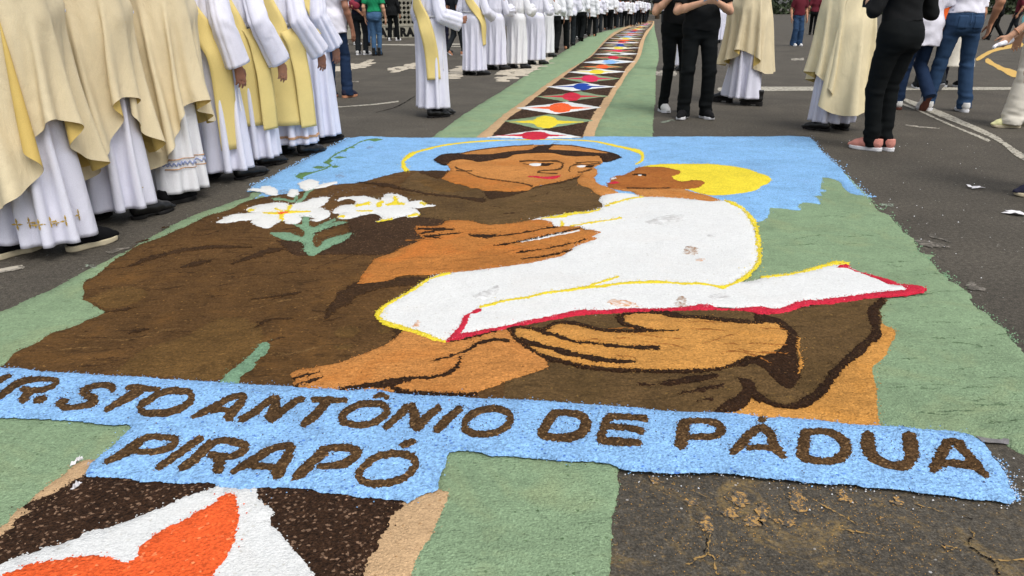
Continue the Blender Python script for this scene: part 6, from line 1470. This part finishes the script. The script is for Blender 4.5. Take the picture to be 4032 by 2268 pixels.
e_, w2 = AR[0]*1.08, AR[1]*1.08; d_ = unit(w2-e_); u_ = unit(np.cross(d_, [0, 0, 1.])); v_ = np.cross(d_, u_)
for fr, rad, mt, nm in ((.86, .036, 'tanshoe', 'bracelet'), (.12, .054, 'kshoe', 'watch')):
    c_ = e_+(w2-e_)*fr; tube(nm, [c_+u_*math.cos(q)*rad+v_*math.sin(q)*rad for q in np.linspace(0, 6.4, 26)], .006 if nm == 'bracelet' else .012, M[mt], r, 6)
g = gV(2563, 318); hd = -82; fw = np.array([math.sin(R(hd)), math.cos(R(hd))]); rt_ = np.array([math.cos(R(hd)), -math.sin(R(hd))])
hp_ = AR[1]*1.08+unit(AR[2])*.09; wp = np.array(g)+rt_*hp_[0]+fw*hp_[1]
pp = empty('paper_roll', (wp[0], wp[1], hp_[2]), R(20)); tag(pp, 'crumpled white paper roll held in the hand of the man in beige trousers', 'paper')
S = SDF((-.14, -.05, -.07), (.14, .05, .09), .006); S.cone((-.11, 0, -.03), (.10, 0, .03), .020, .030, 0); w_ = wav(99, 60, 130, 6); S.wrinkle(lambda X, Y, Z: w_(X, Y, Z)*.005)
obj('paper_sheet', mesh_np('paper_sheet', *S.mesh()), plain('white_paper', (226, 226, 232), .8, .2, .04), pp)
lay(2606, 487, -84, 1.0, 'walker in dark canvas shoe with cream sole at the edge of the asphalt', 'navyt', 'jean3', ((-.09, .02, 0, 0), (.10, -.2, 0, 0)), 'slip', (M['navyt'], M['crsole']))
# further clergy and people beyond the women in black
for x, y, hd, lab, sd in ((1806, 108, -20, 'server in white alb walking far behind the woman with the phone', 73), (1722, 178, -50, 'server in white alb hidden behind the legs of the women in black', 79)):
    r = new_person(x, y, hd, lab); build_body(r, 1.02, PRAY, M['skinB'], h=.014); alb_from(r, 1.02, get_alb('d'), M['alb'], sd == 73, seed=sd)
    for i, q in ((0, -1), (1, 1)): make_sleeve(r, 1.02, PRAY[i][0], PRAY[i][1], M['alb'], q, seed=i+sd)
    shoes(r, FEET, 'dress', DRESS, 1.02)
lay(2000, 116, 178, 1.0, 'person in wide blue jeans and white sneakers between the two chasubles', 'winet', 'jean', ((-.11, .03, 0, -14), (.09, .03, 0, -20)), 'sneaker', WS, tr=dict(ra=.10, rk=.085))
lay(2500, 101, -60, 1.06, 'person in black trousers and black boots near the yellow kerb lines', 'black', 'blackt', WALK, 'boot', DRESS, sleeve='long', h=.016)
lay(2548, 93, -70, 1.04, 'person in wine shirt and dark trousers beyond the yellow kerb lines', 'winet', 'charc', WALK2, 'dress', DRESS, h=.016)
lay(2042, 88, 20, 1.04, 'person in dark shirt and trousers far behind the long ivory chasuble', 'winet', 'blackt', WALK, 'dress', DRESS, h=.016)
# ================================================================== pierced-block wall, trees, litter
M['conc'] = plain('old_concrete', (150, 146, 132), .92, .15, .16, 6, .01)
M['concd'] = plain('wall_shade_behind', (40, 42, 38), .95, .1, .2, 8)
M['ink'] = plain('black_paint', (16, 16, 16), .8, .2, .1, 20)
wa = np.array(gV(740, 101)); wb = np.array(gV(1080, 93.5)); wv = wb-wa; wL = np.hypot(*wv); wu = wv/wL
WALL = empty('block_wall', (wa[0], wa[1], 0), math.atan2(wu[1], wu[0])); tag(WALL, 'concrete wall of pierced four-petal blocks with black lettering on its base', 'wall')
def box(name, a, b, mat, parent, bev=.008):
    bm = bmesh.new(); bmesh.ops.create_cube(bm, size=1); c = [(p+q)/2 for p, q in zip(a, b)]
    bmesh.ops.scale(bm, vec=[q-p for p, q in zip(a, b)], verts=bm.verts); bmesh.ops.translate(bm, vec=c, verts=bm.verts)
    if bev: bmesh.ops.bevel(bm, geom=bm.edges[:], offset=bev, segments=1)
    me = bpy.data.meshes.new(name); bm.to_mesh(me); bm.free(); return obj(name, me, mat, parent)
box('base', (0, 0, -.05), (wL, .18, .44), M['conc'], WALL); box('coping', (0, -.02, .442), (wL, .20, .50), M['conc'], WALL)
bs = .36; nb = int(wL/bs)
def block_mesh():
    bm = bmesh.new(); n = 2; cell = bs/n
    def bar(x0, z0, x1, z1, w, d=.10):
        dx, dz = x1-x0, z1-z0; L = math.hypot(dx, dz); px, pz = -dz/L*w/2, dx/L*w/2
        q = [(x0+px, z0+pz), (x1+px, z1+pz), (x1-px, z1-pz), (x0-px, z0-pz)]
        vs = [bm.verts.new((x, y, z)) for y in (0, d) for x, z in q]
        for f in ((0, 1, 2, 3), (7, 6, 5, 4), (0, 4, 5, 1), (1, 5, 6, 2), (2, 6, 7, 3), (3, 7, 4, 0)): bm.faces.new([vs[i] for i in f])
    for k in range(n+1):
        bar(0, k*cell, bs, k*cell, .030, .101); bar(k*cell, 0, k*cell, bs, .030, .103)
    for i in range(n):
        for j in range(n):
            cx, cz = (i+.5)*cell, (j+.5)*cell; r = cell*.5
            for q in range(4):
                sx, sz = [(1, 1), (1, -1), (-1, 1), (-1, -1)][q]; P = [(cx+sx*r*(1-math.sin(t)*.62), cz+sz*r*(1-math.cos(t)*.62)) for t in np.linspace(.05, 1.52, 5)]
                for a_, b_ in zip(P[:-1], P[1:]): bar(a_[0], a_[1], b_[0], b_[1], .022, .095)
    bmesh.ops.recalc_face_normals(bm, faces=bm.faces[:]); me = bpy.data.meshes.new('block'); bm.to_mesh(me); bm.free(); return me
BM = block_mesh(); BM.materials.append(M['conc'])
for j in range(4):
    for i in range(nb):
        o = bpy.data.objects.new('block', BM); o.location = (i*bs, .04, .51+j*bs*1.0); link(o, WALL)
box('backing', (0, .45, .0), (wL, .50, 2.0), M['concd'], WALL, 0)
box('top_rail', (0, 0, .515+4*bs), (wL, .18, .62+4*bs), M['conc'], WALL)
def wall_text(txt, vx):
    P = np.array(gV(vx, 100)); d = ray(np.array(vx*1.5652), np.array(100*1.5652))[:2]
    # where this line of sight meets the wall
    A = np.array([[wu[0], -d[0]], [wu[1], -d[1]]]); t = np.linalg.solve(A, -wa)[0]
    cu = bpy.data.curves.new('letter', 'FONT'); cu.body = txt; cu.size = .44; cu.extrude = .004; cu.offset = .03; cu.space_character = 1.08
    o = bpy.data.objects.new('letter', cu); COL.objects.link(o); dg = bpy.context.evaluated_depsgraph_get(); me = bpy.data.meshes.new_from_object(o.evaluated_get(dg))
    bpy.data.objects.remove(o); me.materials.clear(); o = obj('letter', me, M['ink'], WALL); o.rotation_euler = (R(90), 0, 0); o.location = (t, -.008, .07)
    return t
t0 = wall_text('D', 889)
t1 = wall_text('A', 955)
for k_, ch in enumerate('TERA'): # spaced by hand, as painted
    o = None
    cu_t = t1+(k_+1)*.30
    P = wa+wu*cu_t
    cu = bpy.data.curves.new('letter', 'FONT'); cu.body = ch; cu.size = .44; cu.extrude = .004; cu.offset = .03
    o = bpy.data.objects.new('letter', cu); COL.objects.link(o); dg = bpy.context.evaluated_depsgraph_get(); me = bpy.data.meshes.new_from_object(o.evaluated_get(dg))
    bpy.data.objects.remove(o); me.materials.clear(); o = obj('letter', me, M['ink'], WALL); o.rotation_euler = (R(90), 0, 0); o.location = (cu_t, -.008, .07)

# ---- trees closing the road
M['bark'] = plain('bark', (70, 58, 46), .95, .1, .3, 12, .02)
def leafmat(n, rgb):
    m, nt, nd, ln, b = _mat(n); co = nd.new('ShaderNodeTexCoord').outputs['Object']
    c = lin(rgb); ln.new(ramp(nt, noise(nt, co, .9, 4, .6), [(.3, tuple(x*.55 for x in c)+(1,)), (.7, tuple(x*1.25 for x in c)+(1,))]), b.inputs['Base Color'])
    b.inputs['Roughness'].default_value = .8; return m
M['leafA'] = leafmat('leaves_olive', (78, 88, 52)); M['leafB'] = leafmat('leaves_dark', (50, 66, 42))
def tree(x, y, h, rad, mat, seed, label):
    rg = np.random.default_rng(seed); r = empty('tree', (x, y, 0)); tag(r, label, 'tree', 'trees at the end of the road')
    pts = [np.array([math.sin(i*.7+seed)*.12*i/5, math.cos(i+seed)*.1*i/5, h*.85*i/8]) for i in range(9)]
    tube('trunk', pts, np.linspace(.24, .05, 9)*h/9, M['bark'], r, 9)
    tr_ = r.children[0]; cl = []
    for k in range(9):
        z0 = h*(.22+.07*k); a_ = rg.uniform(0, 6.28); L = rad*rg.uniform(.55, 1)*(1-.05*k)
        b0 = np.array([0, 0, z0]); b1 = b0+np.array([math.cos(a_)*L, math.sin(a_)*L, h*rg.uniform(.05, .16)]); tube('limb', [b0+(b1-b0)*t+np.array([0, 0, .2*math.sin(t*3)]) for t in np.linspace(0, 1, 6)], np.linspace(.09, .025, 6)*h/9, M['bark'], tr_, 6)
        for q in range(5): cl.append((b0+(b1-b0)*rg.uniform(.45, 1.08)+rg.normal(size=3)*.35, rg.uniform(.5, .95)*rad*.36))
    cl += [(np.array([0, 0, h*.92])+rg.normal(size=3)*.4, rad*.3) for _ in range(5)]
    n = 5200; ci = rg.integers(0, len(cl), n); C = np.array([cl[i][0] for i in ci]); Rr = np.array([cl[i][1] for i in ci])
    u = rg.normal(size=(n, 3)); u /= np.linalg.norm(u, axis=1)[:, None]; P = C+u*(Rr*rg.uniform(.45, 1.05, n))[:, None]*np.array([1, 1, .75])
    a1 = rg.normal(size=(n, 3)); a1 /= np.linalg.norm(a1, axis=1)[:, None]; a2 = np.cross(a1, u); a2 /= np.linalg.norm(a2, axis=1)[:, None]+1e-9
    sz = rg.uniform(.07, .17, n)[:, None]; Vv = np.stack([P-a1*sz, P+a2*sz*.55, P+a1*sz, P-a2*sz*.55], 1).reshape(-1, 3)
    obj('crown', mesh_np('crown', Vv, np.arange(4*n).reshape(-1, 4), False), mat, r)
    return r
for i, (vx, d, h, rad) in enumerate(((1560, 92, 9, 3.6), (1600, 84, 8, 3.2), (1630, 98, 7.5, 3.4), (1655, 80, 9, 3.4), (1690, 96, 8.5, 3.6), (1735, 105, 8, 4), (1500, 110, 9, 4), (1780, 90, 8, 3.6))):
    dr = ray(np.array(vx*1.5652), np.array(30.)); x_ = float(dr[0]/dr[1]*d)
    tree(x_, d, h, rad, M['leafA' if i % 2 else 'leafB'], 300+i, ['dark green spreading tree closing the far end of the road', 'olive green spreading tree closing the far end of the road'][i % 2])
M['scrub'] = leafmat('scrub', (62, 74, 46))
# low hedge bank far behind everything
rg = np.random.default_rng(5); n = 42000
hx = rg.uniform(-150, 190, n); hz = rg.uniform(0, 1, n)**1.2*(2.6+1.6*np.sin(hx*.17)+1.0*np.sin(hx*.43+1)); hy = 128+rg.uniform(-2.5, 2.5, n)+2*np.sin(hx*.3)
P = np.stack([hx, hy, hz], 1); a1 = rg.normal(size=(n, 3)); a1 /= np.linalg.norm(a1, axis=1)[:, None]; a2 = np.cross(a1, rg.normal(size=(n, 3))); a2 /= np.linalg.norm(a2, axis=1)[:, None]
sz = rg.uniform(.2, .5, n)[:, None]
tag(obj('hedge', mesh_np('hedge', np.stack([P-a1*sz, P+a2*sz*.6, P+a1*sz, P-a2*sz*.6], 1).reshape(-1, 3), np.arange(4*n).reshape(-1, 4), False), M['scrub']), 'dark green hedge bank far beyond the square', 'hedge', kind='stuff')

# ---- crumbs of sawdust strewn around the edges
def crumbs(name, label, mat, centres, spread, n, size, seed, z0=.004):
    rg = np.random.default_rng(seed); C = np.asarray(centres); i = rg.integers(0, len(C)-1, n); t = rg.uniform(0, 1, n)[:, None]
    P = C[i]+(C[i+1]-C[i])*t+rg.normal(size=(n, 2))*(spread*rg.uniform(.2, 1.6, n)[:, None])
    s = rg.uniform(.5, 1.3, n)*size*np.clip(np.hypot(P[:, 0], P[:, 1])/3, .8, 1.6)
    a = rg.uniform(0, 6.28, n); tet = np.array([[1, 0, 0], [-.5, .87, 0], [-.5, -.87, 0], [.1, .1, 1.1]])
    ca, sa = np.cos(a)[:, None], np.sin(a)[:, None]
    V = np.stack([np.column_stack([P[:, 0]+(tet[k, 0]*ca[:, 0]-tet[k, 1]*sa[:, 0])*s, P[:, 1]+(tet[k, 0]*sa[:, 0]+tet[k, 1]*ca[:, 0])*s, z0+tet[k, 2]*s]) for k in range(4)], 1).reshape(-1, 3)
    b = np.arange(n)[:, None]*4
    F = np.vstack([b+np.array([[0, 1, 3]]), b+np.array([[1, 2, 3]]), b+np.array([[2, 0, 3]])])
    return tag(obj(name, mesh_np(name, V, F, False), mat), label, 'sawdust', kind='stuff')
M['crumbw'] = plain('white_crumb', (226, 226, 228), .9, .2); M['crumbb'] = plain('blue_crumb', (150, 194, 236), .9, .2); M['crumbo'] = plain('ochre_crumb', (200, 150, 74), .9, .2)
M['crumbd'] = plain('brown_crumb', (74, 54, 34), .9, .2); M['crumbg'] = plain('green_crumb', (128, 160, 126), .9, .2)
edge = TG('@32 1130,470 1400,495 1650,515 1950,505 2300,515 @33 200,570 450,600 800,625 1150,650 1500,680 1900,720 2400,780 2540,800 2570,740 2500,600 2400,390')
crumbs('white_crumbs', 'white and pale blue crumbs of sawdust strewn on the asphalt along the lettered banner', M['crumbw'], edge, .03, 420, .0034, 1)
crumbs('blue_crumbs', 'blue crumbs of sawdust along the outer edge of the lettered banner', M['crumbb'], edge, .010, 600, .0034, 2)
crumbs('ochre_crumbs', 'ochre crumbs of sawdust scattered over the bare asphalt below the banner', M['crumbo'], TG('@32 1300,700 2000,900 @33 200,800 600,900 1300,850 900,1200 2000,1300 @32 2300,1300 1600,1100'), .15, 900, .0020, 3)
crumbs('grit', 'pale grit scattered over the road beside the picture', M['crumbw'], TG('@13 600,100 1000,500 1300,700 1600,1000 1900,1100 2200,300 1500,100 900,50'), .25, 50, .0026, 4)
crumbs('blue_edge_crumbs', 'blue and white crumbs along the edge of the blue sky panel', M['crumbb'], TG('@13 480,4 640,170 780,300 950,500 1040,590 1120,620'), .022, 260, .0036, 5)
crumbs('blue_left_crumbs', 'blue crumbs along the left edge of the blue sky panel', M['crumbb'], TG('@11 960,10 870,50 660,150 430,270 130,435 0,490'), .014, 260, .0036, 6)
zt = BASE_Z+4.3*STEP
crumbs('brown_crumbs', 'brown crumbs fallen round the letters of the blue banner', M['crumbd'], TG('@20 200,1150 900,1200 1600,1250 2400,1330 @21 300,1330 1000,1400 1800,1450 2400,1480 @32 400,40 1000,90 1800,100 2500,180 @33 500,230 1300,300 2000,400', zt), .06, 700, .0028, 7, zt+.004)
crumbs('green_crumbs', 'green crumbs spilled along the right edge of the green field', M['crumbg'], TG('@13 1050,590 1290,800 1560,1090 1800,1370 @23 1900,0 2170,290 2450,500 2576,650'), .02, 420, .0034, 8)
# black plastic sheet showing under the banner, scraps of paper, petals
M['plast'] = plain('grey_plastic', (122, 118, 118), .3, .5, .25, 30, .006)
def strip_sheet(s, up, label, mat, th=.012):
    P = TG(s); n = len(P); Pu = TG(up); rg = np.random.default_rng(n)
    G = np.stack([np.column_stack([P, .004+rg.uniform(0, .006, n)]), np.column_stack([(P+Pu)/2, .005+rg.uniform(0, .004, n)]), np.column_stack([Pu, np.full(n, .003)])], 1)
    V, Q = grid_mesh(G, False); o = obj('plastic_sheet', mesh_np('plastic_sheet', V, Q[:, ::-1], False), mat); md = o.modifiers.new('thickness', 'SOLIDIFY'); md.thickness = .001; return tag(o, label, 'plastic')
strip_sheet('@33 2230,232 2300,240 2360,236 2440,240 2500,246', '@33 2150,142 2230,160 2330,170 2420,172 2500,180', 'crumpled grey plastic sheet showing at the upper corner of the banner', M['plast'])
strip_sheet('@33 285,585 420,612 560,632 700,640 820,632 945,618', '@33 290,560 420,572 560,580 700,590 820,596 945,600', 'grey plastic edge showing below the banner under the letter D', M['plast'])
strip_sheet('@33 1880,735 2100,775 2300,790 2490,800', '@33 1880,705 2100,740 2300,755 2490,765', 'grey plastic edge showing below the banner at its far right corner', M['plast'])
M['paperm'] = plain('litter_paper', (222, 220, 222), .8, .2, .05)
def litter(s, w, l, rz, label, seed):
    p = TG(s)[0]; rg = np.random.default_rng(seed); gx_, gy_ = np.meshgrid(np.linspace(-1, 1, 6), np.linspace(-1, 1, 5))
    Z = .006+np.abs(rg.normal(size=gx_.shape))*.006; G = np.stack([gx_*l*(1+.2*rg.normal(size=gx_.shape)), gy_*w*(1+.2*rg.normal(size=gx_.shape)), Z], -1)
    V, Q = grid_mesh(G, False); o = obj('paper_scrap', mesh_np('paper_scrap', V, Q, False), M['paperm']); o.location = (p[0], p[1], .002); o.rotation_euler = (0, 0, R(rz)); md = o.modifiers.new('thickness', 'SOLIDIFY'); md.thickness = .001
    return tag(o, label, 'litter')
litter('@13 2170,522', .03, .045, 10, 'crumpled white scrap on bare asphalt beside the picture', 1)
litter('@13 2545,785', .035, .05, -40, 'folded white scrap on asphalt near the dark canvas shoe', 2)
litter('@30 780,690', .005, .016, 80, 'thin white shred on dark brown sawdust below the banner', 3)
litter('@30 785,440', .004, .016, 75, 'thin white shred on the tan border below the banner', 4)
